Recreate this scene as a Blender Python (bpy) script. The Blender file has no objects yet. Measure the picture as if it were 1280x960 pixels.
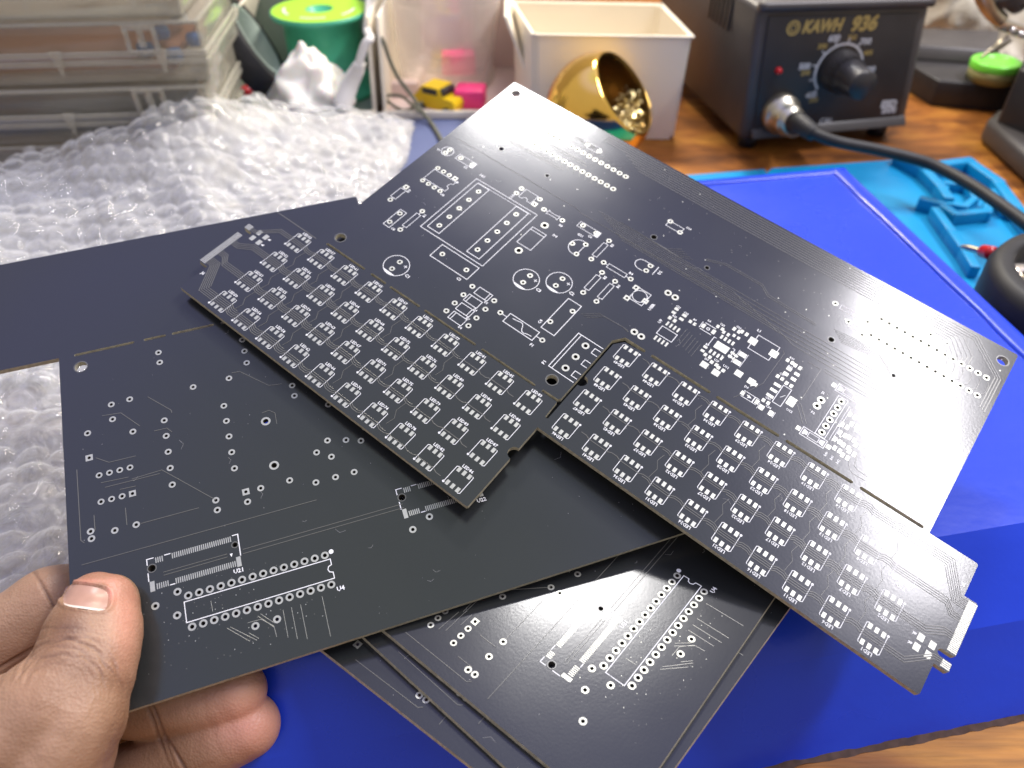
import bpy, bmesh, math, random
import numpy as np
from mathutils import Vector, Matrix, noise
from mathutils.geometry import delaunay_2d_cdt
random.seed(7); rng = np.random.default_rng(7)
R = math.radians; pi = math.pi
sc = bpy.context.scene; col = sc.collection

# ------------------------------------------------------------------ camera
CAMH = 0.217; TH = R(41.0); FPX = 947.0
ST, CT = math.sin(TH), math.cos(TH)
def W(c):
    "camera coordinates in mm (x right, y down, z ahead) -> world metres; the table top is z = 0"
    return Vector((c[0], CT*c[2]-ST*c[1], CAMH*1000-(ST*c[2]+CT*c[1])))*0.001
def ray(u, v):
    d = ((u-640)/FPX, (v-480)/FPX, 1.0)
    return Vector((d[0], CT-ST*d[1], -(ST+CT*d[1])))
def at(u, v, z):
    "point of the place seen at u, v that lies z metres above the table"
    d = ray(u, v); return Vector((0, 0, CAMH)) + d*((z-CAMH)/d.z)
def atd(u, v, dep):
    return Vector((0, 0, CAMH)) + ray(u, v)*(dep*0.001)
def aty(u, v, y):
    d = ray(u, v); return Vector((0, 0, CAMH)) + d*(y/d.y)
cam = bpy.data.cameras.new('camera'); camo = bpy.data.objects.new('camera', cam); col.objects.link(camo)
camo.location = (0, 0, CAMH); camo.rotation_euler = (pi/2-TH, 0, 0)
cam.sensor_width = 36; cam.lens = 36*FPX/1280; cam.clip_start = 0.01; cam.clip_end = 50
cam.dof.use_dof = True; cam.dof.focus_distance = 0.197; cam.dof.aperture_fstop = 14.0
sc.camera = camo
sc.render.resolution_x = 1024; sc.render.resolution_y = 768

# ------------------------------------------------------------------ light
sc.view_settings.view_transform = 'Standard'; sc.view_settings.look = 'None'
sc.view_settings.exposure = 0.14; sc.view_settings.gamma = 1.0
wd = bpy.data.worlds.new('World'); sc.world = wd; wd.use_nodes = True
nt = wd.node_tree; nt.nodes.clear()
wo = nt.nodes.new('ShaderNodeOutputWorld'); wb = nt.nodes.new('ShaderNodeBackground')
wtc = nt.nodes.new('ShaderNodeTexCoord'); wsx = nt.nodes.new('ShaderNodeSeparateXYZ'); wcr = nt.nodes.new('ShaderNodeValToRGB')
nt.links.new(wtc.outputs['Generated'], wsx.inputs[0]); nt.links.new(wsx.outputs['Z'], wcr.inputs[0])
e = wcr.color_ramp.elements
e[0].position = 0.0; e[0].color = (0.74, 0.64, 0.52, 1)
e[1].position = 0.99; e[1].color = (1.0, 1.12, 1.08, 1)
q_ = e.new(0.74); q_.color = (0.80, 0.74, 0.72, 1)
n_ = e.new(0.88); n_.color = (0.98, 1.00, 2.25, 1)  # narrow blue-violet band overhead, added for the sheen mirrored in the boards
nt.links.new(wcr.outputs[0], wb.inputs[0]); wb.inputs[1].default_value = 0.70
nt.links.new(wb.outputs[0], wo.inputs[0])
def area(name, loc, target, sx, sy, energy, color=(1, 1, 1)):
    l = bpy.data.lights.new(name, 'AREA'); l.shape = 'RECTANGLE'; l.size = sx; l.size_y = sy
    l.energy = energy; l.color = color
    o = bpy.data.objects.new(name, l); col.objects.link(o); o.location = loc
    o.rotation_euler = (Vector(target)-Vector(loc)).to_track_quat('-Z', 'Y').to_euler()
    return o
area('ceiling_tube_lamp', (0.845, 0.41, 1.2), (0.55, 0.41, 0.0), 0.62, 0.085, 16.0, (1, 0.97, 1.0))
area('wall_tube_lamp', (0.12, 1.08, 1.2), (0.12, 0.3, 0.0), 0.26, 0.12, 9.5, (1, 0.98, 0.96))
area('bench_lamp', (0.10, 0.70, 0.40), (0.10, 0.58, 0.0), 0.14, 0.06, 2.2, (1, 0.90, 0.72))

# ------------------------------------------------------------------ materials
def mat(name, base, rough=0.5, metal=0.0, spec=0.5, var=0.0, vscale=60, bump=0.0, bscale=200, coat=0.0, alpha=1.0, trans=0.0, sss=0.0, c2=None, ior=1.45, bdist=0.0005, aniso=None, rvar=0.0):
    m = bpy.data.materials.new(name); m.use_nodes = True; t = m.node_tree
    b = t.nodes['Principled BSDF']; L = t.links.new
    b.inputs['Base Color'].default_value = (*base, 1); b.inputs['Roughness'].default_value = rough
    b.inputs['Metallic'].default_value = metal; b.inputs['Specular IOR Level'].default_value = spec
    b.inputs['Coat Weight'].default_value = coat; b.inputs['Alpha'].default_value = alpha
    b.inputs['Transmission Weight'].default_value = trans; b.inputs['IOR'].default_value = ior
    if sss: b.inputs['Subsurface Weight'].default_value = sss; b.inputs['Subsurface Radius'].default_value = (0.004, 0.0015, 0.0008); b.inputs['Subsurface Scale'].default_value = 1.0
    tc = t.nodes.new('ShaderNodeTexCoord'); src = tc.outputs['Object']
    if aniso:
        mp = t.nodes.new('ShaderNodeMapping'); mp.inputs['Scale'].default_value = aniso; L(src, mp.inputs[0]); src = mp.outputs[0]
    if var or c2 or rvar:
        n = t.nodes.new('ShaderNodeTexNoise'); n.inputs['Scale'].default_value = vscale; n.inputs['Detail'].default_value = 6; L(src, n.inputs[0])
        if var or c2:
            cr = t.nodes.new('ShaderNodeValToRGB'); L(n.outputs[0], cr.inputs[0])
            cr.color_ramp.elements[0].position = 0.35; cr.color_ramp.elements[1].position = 0.65
            d = c2 or tuple(x*(1-var) for x in base)
            cr.color_ramp.elements[0].color = (*d, 1); cr.color_ramp.elements[1].color = (*base, 1)
            L(cr.outputs[0], b.inputs['Base Color'])
        if rvar:
            mr = t.nodes.new('ShaderNodeMapRange'); L(n.outputs[0], mr.inputs[0])
            mr.inputs[1].default_value = 0.3; mr.inputs[2].default_value = 0.7
            mr.inputs[3].default_value = rough-rvar; mr.inputs[4].default_value = rough+rvar; L(mr.outputs[0], b.inputs['Roughness'])
    if bump:
        n2 = t.nodes.new('ShaderNodeTexNoise'); n2.inputs['Scale'].default_value = bscale; n2.inputs['Detail'].default_value = 4; L(src, n2.inputs[0])
        bp = t.nodes.new('ShaderNodeBump'); bp.inputs['Strength'].default_value = bump; bp.inputs['Distance'].default_value = bdist
        L(n2.outputs[0], bp.inputs['Height']); L(bp.outputs[0], b.inputs['Normal'])
    return m
M = {}
# black solder mask: orange peel, fibre weave and faint smudges in the gloss
def mask_mat():
    m = mat('black_solder_mask', (0.020, 0.022, 0.022), 0.20, spec=0.65)
    t = m.node_tree; L = t.links.new; b = t.nodes['Principled BSDF']
    tc = t.nodes.new('ShaderNodeTexCoord')
    n = t.nodes.new('ShaderNodeTexNoise'); n.inputs['Scale'].default_value = 28; n.inputs['Detail'].default_value = 5; L(tc.outputs['Object'], n.inputs[0])
    mr = t.nodes.new('ShaderNodeMapRange'); L(n.outputs[0], mr.inputs[0]); mr.inputs[1].default_value = .3; mr.inputs[2].default_value = .7
    mr.inputs[3].default_value = .17; mr.inputs[4].default_value = .22; L(mr.outputs[0], b.inputs['Roughness'])
    ws = []
    for i, dr in enumerate(('X', 'Y')):
        w = t.nodes.new('ShaderNodeTexWave'); w.bands_direction = dr; w.inputs['Scale'].default_value = 520; w.inputs['Distortion'].default_value = 1.2
        w.inputs['Detail'].default_value = 1; L(tc.outputs['Object'], w.inputs[0]); ws.append(w)
    mx = t.nodes.new('ShaderNodeMath'); mx.operation = 'MULTIPLY'; L(ws[0].outputs[1], mx.inputs[0]); L(ws[1].outputs[1], mx.inputs[1])
    n3 = t.nodes.new('ShaderNodeTexNoise'); n3.inputs['Scale'].default_value = 1400; n3.inputs['Detail'].default_value = 2; L(tc.outputs['Object'], n3.inputs[0])
    ad = t.nodes.new('ShaderNodeMath'); ad.operation = 'ADD'; L(n3.outputs[0], ad.inputs[1]); ad.inputs[0].default_value = 0
    bp = t.nodes.new('ShaderNodeBump'); bp.inputs['Strength'].default_value = .20; bp.inputs['Distance'].default_value = 0.00004
    L(ad.outputs[0], bp.inputs['Height']); L(bp.outputs[0], b.inputs['Normal'])
    return m
M['mask'] = mask_mat()
M['fr4'] = mat('fibreglass_edge', (0.52, 0.49, 0.37), 0.6, var=.35, vscale=900, bump=.3, bscale=3000)
M['silk'] = mat('white_silkscreen', (0.80, 0.81, 0.80), 0.6, var=.08, vscale=800)
M['pad'] = mat('tinned_pad', (0.50, 0.50, 0.43), 0.38, metal=.55, var=.12, vscale=900, bump=.3, bscale=1500, bdist=.0001)
M['trace'] = mat('masked_trace', (0.115, 0.115, 0.10), 0.25, spec=.8)
M['dust'] = mat('grey_dust', (0.34, 0.34, 0.33), 0.8)
M['hole'] = mat('plated_hole', (0.10, 0.09, 0.07), 0.4, metal=.5)
M['white'] = mat('white_plastic', (0.82, 0.75, 0.61), 0.38, var=.04, vscale=20)
M['black'] = mat('black_plastic', (0.031, 0.029, 0.030), 0.4, bump=.2, bscale=900, var=.2)
M['rubber'] = mat('black_rubber', (0.018, 0.018, 0.019), 0.55, var=.3, vscale=80)
M['steelpaint'] = mat('grey_black_enamel', (0.068, 0.062, 0.060), 0.42, var=.15, vscale=60, bump=.25, bscale=1400, bdist=.0002)
M['nickel'] = mat('nickel_plate', (0.60, 0.56, 0.45), 0.36, metal=1, var=.25, vscale=120)
M['chrome'] = mat('chrome', (0.75, 0.73, 0.69), 0.14, metal=1)
M['gold'] = mat('gold_lustre', (0.95, 0.60, 0.13), 0.13, metal=1, var=.12, vscale=30)
M['goldprint'] = mat('gold_print', (0.42, 0.31, 0.10), 0.5)
M['greyprint'] = mat('grey_print', (0.55, 0.56, 0.58), 0.5)
M['red'] = mat('red_plastic', (0.45, 0.01, 0.015), 0.3)
M['green'] = mat('green_spool_plastic', (0.07, 0.44, 0.26), 0.4, var=.1)
M['lime'] = mat('lime_label', (0.36, 0.72, 0.04), 0.45)
M['limetin'] = mat('lime_lid', (0.17, 0.62, 0.05), 0.3)
M['pink'] = mat('pink_foam', (0.85, 0.05, 0.22), 0.5)
M['yellow'] = mat('yellow_toy_paint', (0.75, 0.50, 0.01), 0.35)
M['bluetoy'] = mat('blue_toy_plastic', (0.02, 0.16, 0.55), 0.4)
M['tissue'] = mat('white_plastic_bag', (0.88, 0.86, 0.78), 0.42, sss=.5, bump=.5, bscale=60, bdist=.002)
M['bluebox'] = mat('blue_coated_card', (0.007, 0.045, 0.54), 0.27, var=.10, vscale=14, bump=.35, bscale=55, bdist=.0012, spec=.45, rvar=.05)
M['boxedge'] = mat('torn_card_edge', (0.10, 0.06, 0.05), 0.8, var=.4, vscale=300)
M['mat'] = mat('turquoise_silicone', (0.0, 0.24, 0.48), 0.42, var=.08, vscale=40)
M['sheet'] = mat('slate_blue_card', (0.10, 0.125, 0.24), 0.5, var=.05, vscale=25)
M['stripboard'] = mat('copper_stripboard', (0.36, 0.17, 0.10), 0.45, var=.2, vscale=60)
M['skin_nail'] = mat('nail', (.47, .27, .20), .33, spec=.5, var=.08, vscale=500)
M['nailtip'] = mat('nail_white', (0.80, 0.66, 0.56), 0.35)
M['pinkwall'] = mat('pinkish_white_plastic', (0.66, 0.52, 0.48), 0.5, var=.05, vscale=15)
M['wallpaper'] = mat('crumpled_white_wrapping', (0.66, 0.62, 0.53), 0.55, bump=.8, bscale=25, bdist=.006, c2=(0.5, .46, .38), vscale=25)
M['brown'] = mat('aged_brown_post', (0.24, 0.17, 0.10), 0.6, var=.4, vscale=60)
M['khaki'] = mat('tin_side', (0.30, 0.29, 0.12), 0.4)
M['bluecap'] = mat('blue_capacitor', (0.05, 0.16, 0.42), 0.4)
M['tan'] = mat('tan_resistor', (0.50, 0.32, 0.18), 0.5)
M['greycore'] = mat('tape_core', (0.33, 0.40, 0.34), 0.6)
M['whitecable'] = mat('white_cable', (0.72, 0.70, 0.66), 0.4)
M['greycable'] = mat('olive_grey_wire', (0.13, 0.13, 0.09), 0.5)
def clear_mat(name, tint, face, rough=.12, edge=.55, power=2.2):
    "clear plastic: see-through body that turns milky towards grazing, under a sharp Fresnel gloss"
    m = bpy.data.materials.new(name); m.use_nodes = True; t = m.node_tree; t.nodes.clear(); L = t.links.new
    o = t.nodes.new('ShaderNodeOutputMaterial'); p = t.nodes.new('ShaderNodeBsdfPrincipled'); tr = t.nodes.new('ShaderNodeBsdfTransparent'); g = t.nodes.new('ShaderNodeBsdfGlossy')
    mx = t.nodes.new('ShaderNodeMixShader'); m2 = t.nodes.new('ShaderNodeMixShader'); lw = t.nodes.new('ShaderNodeLayerWeight'); lw.inputs[0].default_value = .5
    pw = t.nodes.new('ShaderNodeMath'); pw.operation = 'POWER'; pw.inputs[1].default_value = power; L(lw.outputs['Facing'], pw.inputs[0])
    mr = t.nodes.new('ShaderNodeMapRange'); L(pw.outputs[0], mr.inputs[0]); mr.inputs[3].default_value = face; mr.inputs[4].default_value = edge
    p.inputs['Base Color'].default_value = (*tint, 1); p.inputs['Roughness'].default_value = .6; p.inputs['Specular IOR Level'].default_value = .1
    g.inputs['Roughness'].default_value = rough; g.inputs['Color'].default_value = (1, 1, 1, 1); fr = t.nodes.new('ShaderNodeFresnel'); fr.inputs[0].default_value = 1.5
    fm = t.nodes.new('ShaderNodeMath'); fm.operation = 'MINIMUM'; fm.inputs[1].default_value = .45; L(fr.outputs[0], fm.inputs[0])
    tr.inputs[0].default_value = (.97, .97, .95, 1)
    L(mr.outputs[0], mx.inputs[0]); L(tr.outputs[0], mx.inputs[1]); L(p.outputs[0], mx.inputs[2])
    L(fm.outputs[0], m2.inputs[0]); L(mx.outputs[0], m2.inputs[1]); L(g.outputs[0], m2.inputs[2]); L(m2.outputs[0], o.inputs[0])
    return m
M['clear'] = clear_mat('clear_polypropylene', (.56, .53, .43), .13, .12, .55)
M['clearrim'] = clear_mat('clear_plastic_rim', (.62, .59, .48), .24, edge=.6)
M['cup'] = clear_mat('clear_cup_plastic', (.80, .72, .66), .22, .08, .6)
def wrap_mat(nm='bubble_wrap_film', base=(.88, .88, .86), face=.12, rough=.06, edge=.75, dist=.002):
    m = clear_mat(nm, base, face, rough, edge)
    t = m.node_tree; L = t.links.new; p = [n for n in t.nodes if n.type == 'BSDF_PRINCIPLED'][0]
    g = [n for n in t.nodes if n.type == 'BSDF_GLOSSY'][0]; fr = [n for n in t.nodes if n.type == 'FRESNEL'][0]
    tc = t.nodes.new('ShaderNodeTexCoord'); n = t.nodes.new('ShaderNodeTexNoise'); n.inputs['Scale'].default_value = 110; n.inputs['Detail'].default_value = 7
    n.inputs['Distortion'].default_value = 1.2
    L(tc.outputs['Object'], n.inputs[0]); bp = t.nodes.new('ShaderNodeBump'); bp.inputs['Strength'].default_value = 1.0; bp.inputs['Distance'].default_value = dist
    L(n.outputs[0], bp.inputs['Height']); L(bp.outputs[0], p.inputs['Normal']); L(bp.outputs[0], g.inputs['Normal']); L(bp.outputs[0], fr.inputs['Normal'])
    return m
M['wrap'] = wrap_mat(); M['wrap2'] = wrap_mat('milky_lower_film', (.52, .51, .50), .62, .18, .9, .004)
def wood_mat():
    m = mat('varnished_wood', (.4, .2, .05), .5, coat=.0, spec=.25)
    t = m.node_tree; L = t.links.new; b = t.nodes['Principled BSDF']; tc = t.nodes.new('ShaderNodeTexCoord')
    mp = t.nodes.new('ShaderNodeMapping'); mp.inputs['Scale'].default_value = (1, 2.0, 1); mp.inputs['Rotation'].default_value = (0, 0, R(8)); L(tc.outputs['Object'], mp.inputs[0])
    n = t.nodes.new('ShaderNodeTexNoise'); n.inputs['Scale'].default_value = 15; n.inputs['Detail'].default_value = 10; n.inputs['Distortion'].default_value = 1.3; L(mp.outputs[0], n.inputs[0])
    cr = t.nodes.new('ShaderNodeValToRGB'); L(n.outputs[0], cr.inputs[0]); e = cr.color_ramp.elements
    e[0].position = .30; e[0].color = (.10, .035, .010, 1); e[1].position = .74; e[1].color = (.50, .22, .035, 1); q = e.new(.5); q.color = (.27, .095, .018, 1)
    n2 = t.nodes.new('ShaderNodeTexNoise'); n2.inputs['Scale'].default_value = 160; n2.inputs['Detail'].default_value = 5
    mp2 = t.nodes.new('ShaderNodeMapping'); mp2.inputs['Scale'].default_value = (.25, 3, 1); L(tc.outputs['Object'], mp2.inputs[0]); L(mp2.outputs[0], n2.inputs[0])
    mx = t.nodes.new('ShaderNodeMix'); mx.data_type = 'RGBA'; mx.blend_type = 'MULTIPLY'; mx.inputs[0].default_value = .5; L(cr.outputs[0], mx.inputs[6])
    mr = t.nodes.new('ShaderNodeMapRange'); L(n2.outputs[0], mr.inputs[0]); mr.inputs[1].default_value = .3; mr.inputs[2].default_value = .6; mr.inputs[3].default_value = .35; mr.inputs[4].default_value = 1.1
    L(mr.outputs[0], mx.inputs[7]); L(mx.outputs[2], b.inputs['Base Color'])
    bp = t.nodes.new('ShaderNodeBump'); bp.inputs['Strength'].default_value = .3; bp.inputs['Distance'].default_value = .0006; L(n2.outputs[0], bp.inputs['Height']); L(bp.outputs[0], b.inputs['Normal'])
    return m
M['wood'] = wood_mat()

# ------------------------------------------------------------------ builders
def tag(o, label=None, cat=None, group=None, kind=None):
    if label: o['label'] = label
    if cat: o['category'] = cat
    if group: o['group'] = group
    if kind: o['kind'] = kind
    return o
def thing(name, label, cat, loc=(0, 0, 0), group=None, mw=None):
    o = bpy.data.objects.new(name, None); col.objects.link(o); o.empty_display_size = .01
    o.matrix_world = mw if mw is not None else Matrix.Translation(loc)
    tag(o, label, cat, group); o['mw'] = [x for r in o.matrix_world for x in r]
    return o
def wm(o):
    m = Matrix.Identity(4)
    while o is not None:
        m = o.matrix_basis @ m; o = o.parent
    return m
class MB:
    "collects geometry in world (or any) coordinates and links it as one mesh object"
    def __init__(s): s.v = []; s.f = []; s.m = []; s.sm = []
    def add(s, vs, fs, mi=0, smooth=False):
        o = len(s.v); s.v += [tuple(x) for x in vs]
        for f in fs: s.f.append([i+o for i in f]); s.m.append(mi); s.sm.append(smooth)
        return s
    def quad(s, a, b, c, d, mi=0): return s.add([a, b, c, d], [(0, 1, 2, 3)], mi)
    def box(s, c, d, rz=0, mi=0, bev=0, T=None, seg=2):
        bm = bmesh.new(); bmesh.ops.create_cube(bm, size=1)
        for v in bm.verts: v.co = Vector((v.co.x*d[0], v.co.y*d[1], v.co.z*d[2]))
        if bev: bmesh.ops.bevel(bm, geom=bm.edges[:], offset=bev, segments=seg, affect='EDGES', profile=.5)
        Mx = (T or Matrix.Identity(4)) @ Matrix.Translation(c) @ Matrix.Rotation(rz, 4, 'Z')
        s.bm(bm, Mx, mi, bool(bev)); return s
    def bm(s, bm, Mx=None, mi=0, smooth=False):
        bm.verts.ensure_lookup_table()
        vs = [(Mx @ v.co) if Mx else v.co.copy() for v in bm.verts]
        s.add(vs, [[v.index for v in f.verts] for f in bm.faces], mi, smooth); bm.free(); return s
    def hexa(s, b, t, mi=0, bev=0):
        "eight corners: bottom four and top four, both counter-clockwise seen from above"
        bm = bmesh.new(); vs = [bm.verts.new(p) for p in list(b)+list(t)]
        for f in ((3, 2, 1, 0), (4, 5, 6, 7), (0, 1, 5, 4), (1, 2, 6, 5), (2, 3, 7, 6), (3, 0, 4, 7)): bm.faces.new([vs[i] for i in f])
        bm.verts.index_update()
        if bev: bmesh.ops.bevel(bm, geom=bm.edges[:], offset=bev, segments=2, affect='EDGES', profile=.5)
        bm.verts.index_update(); return s.bm(bm, None, mi, bool(bev))
    def lathe(s, prof, c=(0, 0, 0), T=None, n=40, mi=0, a0=0, a1=2*pi):
        Mx = (T or Matrix.Identity(4)); vs = []; full = abs(a1-a0-2*pi) < 1e-6; k = n if full else n+1
        for r, z in prof:
            for i in range(k):
                a = a0+(a1-a0)*i/n; vs.append(Mx @ (Vector(c)+Vector((r*math.cos(a), r*math.sin(a), z))))
        fs = []
        for j in range(len(prof)-1):
            for i in range(n):
                i2 = (i+1) % k; fs.append((j*k+i, j*k+i2, (j+1)*k+i2, (j+1)*k+i))
        return s.add(vs, fs, mi, True)
    def tube(s, pts, r, n=12, mi=0, sub=8, cap=True):
        P = [Vector(p) for p in pts]; rr = r if isinstance(r, (list, tuple)) else [r]*len(P)
        Q = []; q = []
        for i in range(len(P)-1):
            p0 = P[max(i-1, 0)]; p1 = P[i]; p2 = P[i+1]; p3 = P[min(i+2, len(P)-1)]
            for k in range(sub):
                t = k/sub; Q.append(.5*((2*p1)+(p2-p0)*t+(2*p0-5*p1+4*p2-p3)*t*t+(3*p1-p0-3*p2+p3)*t**3)); q.append(rr[i]*(1-t)+rr[i+1]*t)
        Q.append(P[-1]); q.append(rr[-1]); up = Vector((0, 0, 1)); vs = []
        for i, p in enumerate(Q):
            d = (Q[min(i+1, len(Q)-1)]-Q[max(i-1, 0)]).normalized()
            a = d.cross(up); a = a.normalized() if a.length > 1e-3 else Vector((1, 0, 0)); b = a.cross(d)
            for k in range(n): vs.append(p+(a*math.cos(2*pi*k/n)+b*math.sin(2*pi*k/n))*q[i])
        fs = [(i*n+k, i*n+(k+1) % n, (i+1)*n+(k+1) % n, (i+1)*n+k) for i in range(len(Q)-1) for k in range(n)]
        if cap: fs += [tuple(range(n)), tuple(reversed(range((len(Q)-1)*n, len(Q)*n)))]
        return s.add(vs, fs, mi, True)
    def mesh(s, name, mats, inv=None):
        me = bpy.data.meshes.new(name); vs = s.v
        if inv is not None: vs = [inv @ Vector(v) for v in vs]
        me.from_pydata([tuple(v) for v in vs], [], s.f)
        for m in (mats if isinstance(mats, (list, tuple)) else [mats]): me.materials.append(m)
        me.polygons.foreach_set('material_index', s.m); me.polygons.foreach_set('use_smooth', s.sm); me.update(); return me
    def build(s, name, mats, parent=None, local=False, fix=True):
        inv = None
        if parent is not None and not local: inv = wm(parent).inverted()
        me = s.mesh(name, mats, inv)
        if fix:
            b = bmesh.new(); b.from_mesh(me); bmesh.ops.recalc_face_normals(b, faces=b.faces[:]); b.to_mesh(me); b.free()
        return link(name, me, parent)
def link(name, me, parent=None, loc=None, rz=0):
    o = bpy.data.objects.new(name, me); col.objects.link(o)
    if parent is not None: o.parent = parent
    if loc is not None: o.location = loc; o.rotation_euler = (0, 0, rz)
    return o
_fc = {}
def text_geo(s, size, bold=0.0, font_res=2, space=1.0, shear=0):
    k = (s, size, bold, font_res, shear)
    if k not in _fc:
        c = bpy.data.curves.new('t', 'FONT'); c.body = s; c.size = size; c.align_x = 'CENTER'; c.align_y = 'CENTER'; c.resolution_u = font_res; c.offset = bold; c.space_character = space; c.shear = shear
        o = bpy.data.objects.new('t', c); col.objects.link(o); dg = bpy.context.evaluated_depsgraph_get()
        me = o.evaluated_get(dg).to_mesh(); _fc[k] = ([v.co.copy() for v in me.vertices], [list(p.vertices) for p in me.polygons])
        o.evaluated_get(dg).to_mesh_clear(); bpy.data.objects.remove(o); bpy.data.curves.remove(c)
    return _fc[k]

# ------------------------------------------------------------------ circuit board panel, drawn in millimetres
mm = 0.001
FZ, BZ = 0.035*mm, -1.635*mm          # print sits on the front face (z = 0) or the back face (z = -1.6)
class Art(MB):
    "flat print on one face of a board; coordinates in mm; materials: 0 silk, 1 pad, 2 trace"
    def __init__(s, back=False, lift=0): MB.__init__(s); s.back = back; s.z = (BZ-lift*mm) if back else (FZ+lift*mm)
    def P(s, x, y, dz=0): return (x*mm, y*mm, s.z+(-dz if s.back else dz)*mm)
    def poly(s, pts, mi=0, dz=0):
        f = tuple(range(len(pts)))
        if s.back: f = f[::-1]
        s.add([s.P(x, y, dz) for x, y in pts], [f], mi)
    def rect(s, cx, cy, w, h, mi=1, a=0, dz=0):
        c, d = math.cos(a), math.sin(a)
        s.poly([(cx+x*c-y*d, cy+x*d+y*c) for x, y in ((-w/2, -h/2), (w/2, -h/2), (w/2, h/2), (-w/2, h/2))], mi, dz)
    def line(s, pts, w=.15, mi=0, closed=False, dz=0, ridge=0):
        P = [Vector(p) for p in pts]; n = len(P); L = []; 
        for i in range(n):
            a = P[(i-1) % n] if (closed or i > 0) else None; b = P[(i+1) % n] if (closed or i < n-1) else None
            d1 = (P[i]-a).normalized() if a is not None else None; d2 = (b-P[i]).normalized() if b is not None else None
            if d1 is None: d1 = d2
            if d2 is None: d2 = d1
            n1 = Vector((-d1.y, d1.x)); n2 = Vector((-d2.y, d2.x)); m_ = (n1+n2)
            if m_.length < 1e-6: m_ = n1.copy()
            m_.normalize(); k = 1/max(.4, m_.dot(n1)); L.append((P[i], m_*k))
        prof = ((-.5, 0), (.5, 0)) if not ridge else ((-.5, 0), (-.28, ridge), (.28, ridge), (.5, 0))
        vs = [s.P(p.x-m_.x*w*q, p.y-m_.y*w*q, dz+h) for p, m_ in L for q, h in prof]; K = len(prof)
        fs = []
        for i in range(n if closed else n-1):
            j = (i+1) % n
            for k in range(K-1):
                f = (i*K+k, j*K+k, j*K+k+1, i*K+k+1); fs.append(f[::-1] if not s.back else f)
        s.add(vs, [f[::-1] for f in fs], mi)
    def box4(s, x0, y0, x1, y1, w=.15): s.line([(x0, y0), (x1, y0), (x1, y1), (x0, y1)], w, 0, True)
    def circ(s, cx, cy, r, w=.15, n=32, mi=0, a0=0, a1=2*pi):
        full = abs(a1-a0-2*pi) < 1e-6
        s.line([(cx+r*math.cos(a0+(a1-a0)*i/n), cy+r*math.sin(a0+(a1-a0)*i/n)) for i in range(n if full else n+1)], w, mi, full)
    def ring(s, cx, cy, ro=.95, ri=.45, n=14, mi=1, sq=False):
        vs = []; 
        for i in range(n):
            a = 2*pi*i/n; c, d = math.cos(a), math.sin(a)
            k = ro/max(abs(c), abs(d)) if sq else ro
            if sq: n_ = n
            vs += [s.P(cx+c*k, cy+d*k, .03), s.P(cx+c*ri, cy+d*ri, .03)]
        fs = [(2*i, 2*((i+1) % n), 2*((i+1) % n)+1, 2*i+1) for i in range(n)]
        s.add(vs, [f if not s.back else f[::-1] for f in fs], mi)
    def text(s, t, cx, cy, size=1.3, a=0, mi=0, bold=.03):
        v, f = text_geo(t, size, bold*size, 1); c, d = math.cos(a), math.sin(a); k = -1 if s.back else 1
        s.add([s.P(cx+(p.x*k)*c-p.y*d, cy+(p.x*k)*d+p.y*c, .01) for p in v], [q[::-1] if s.back else q for q in f], mi)
    def part(s, name, parent, kind=None, label=None):
        o = link(name, s.mesh(name, [M['silk'], M['pad'], M['trace']]), parent)
        tag(o, label, None, None, kind); return o

# through-hole pads: x, y, outer radius, hole radius, square
TH_ = []
def th(x, y, ro=.95, ri=.45, sq=False): TH_.append((x, y, ro, ri, sq))
for ox in (29.0, 155.8):
    for i in range(14):
        th(ox+2.54*i, 122.15, .98, .5); th(ox+2.54*i, 114.4, .98, .5)
for ox in (0, 126.9):
    th(15.2+ox, 118.5); th(26.0+ox, 118.4); th(21.4+ox, 114.6); th(26.7+ox, 112.7); th(43.0+ox, 126.5); th(48.1+ox, 126.5)
for k in range(5): th(28.5, 64.1+4.96*k, .9, .42); th(44.3, 64.1+4.96*k, .9, .42)
for k in range(4): th(11.1+2.54*k, 75.8, .85, .42); th(11.1+2.54*k, 83.5, .85, .42, k == 3)
for x, y, q in ((38.5, 91.6, 0), (38.5, 94.4, 0), (46.1, 91.5, 1), (46.1, 94.4, 0), (49.9, 91.6, 0), (57.4, 91.6, 0), (8.3, 92.9, 0), (8.2, 90.9, 0), (13.8, 92.4, 0), (18.9, 92.4, 0),
                (9.0, 69.9, 1), (9.0, 62.3, 0), (15.5, 59.8, 0), (15.5, 55.0, 0), (20.3, 65.2, 0), (20.3, 54.7, 0), (37.1, 55.6, 0), (46.9, 55.5, 0), (29.2, 44.7, 0), (29.2, 41.2, 0),
                (63.3, 66.4, 0), (63.3, 62.9, 0), (71.7, 71.9, 0), (71.7, 68.4, 0), (63.8, 94.2, 0), (69.0, 94.2, 0), (65.7, 85.6, 0), (69.2, 88.0, 0), (69.2, 82.9, 0), (74.0, 94.2, 0), (74.0, 84.2, 0),
                (77.8, 85.6, 0), (88.0, 85.5, 0), (79.7, 81.9, 0), (79.7, 71.6, 0), (84.8, 81.6, 0), (84.8, 71.4, 0), (89.9, 94.0, 0), (89.9, 91.5, 0), (91.2, 83.7, 1), (91.2, 78.5, 1), (96.2, 81.1, 1),
                (52.4, 51.7, 0), (52.4, 47.5, 0), (52.4, 43.4, 0), (52.4, 39.6, 0), (60.9, 51.7, 0), (60.9, 47.5, 0), (60.9, 43.3, 0), (60.9, 39.6, 0), (65.1, 49.4, 0), (80.7, 49.4, 0),
                (81.4, 63.7, 0), (78.5, 56.3, 0)): th(x, y, .9, .42, bool(q))
for p in ((54.3, 86.1), (54.4, 72.2)): th(*p, 1.3, .75)
for y in (55.9, 50.9, 45.9): th(91.6, y, 1.15, .6)
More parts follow.
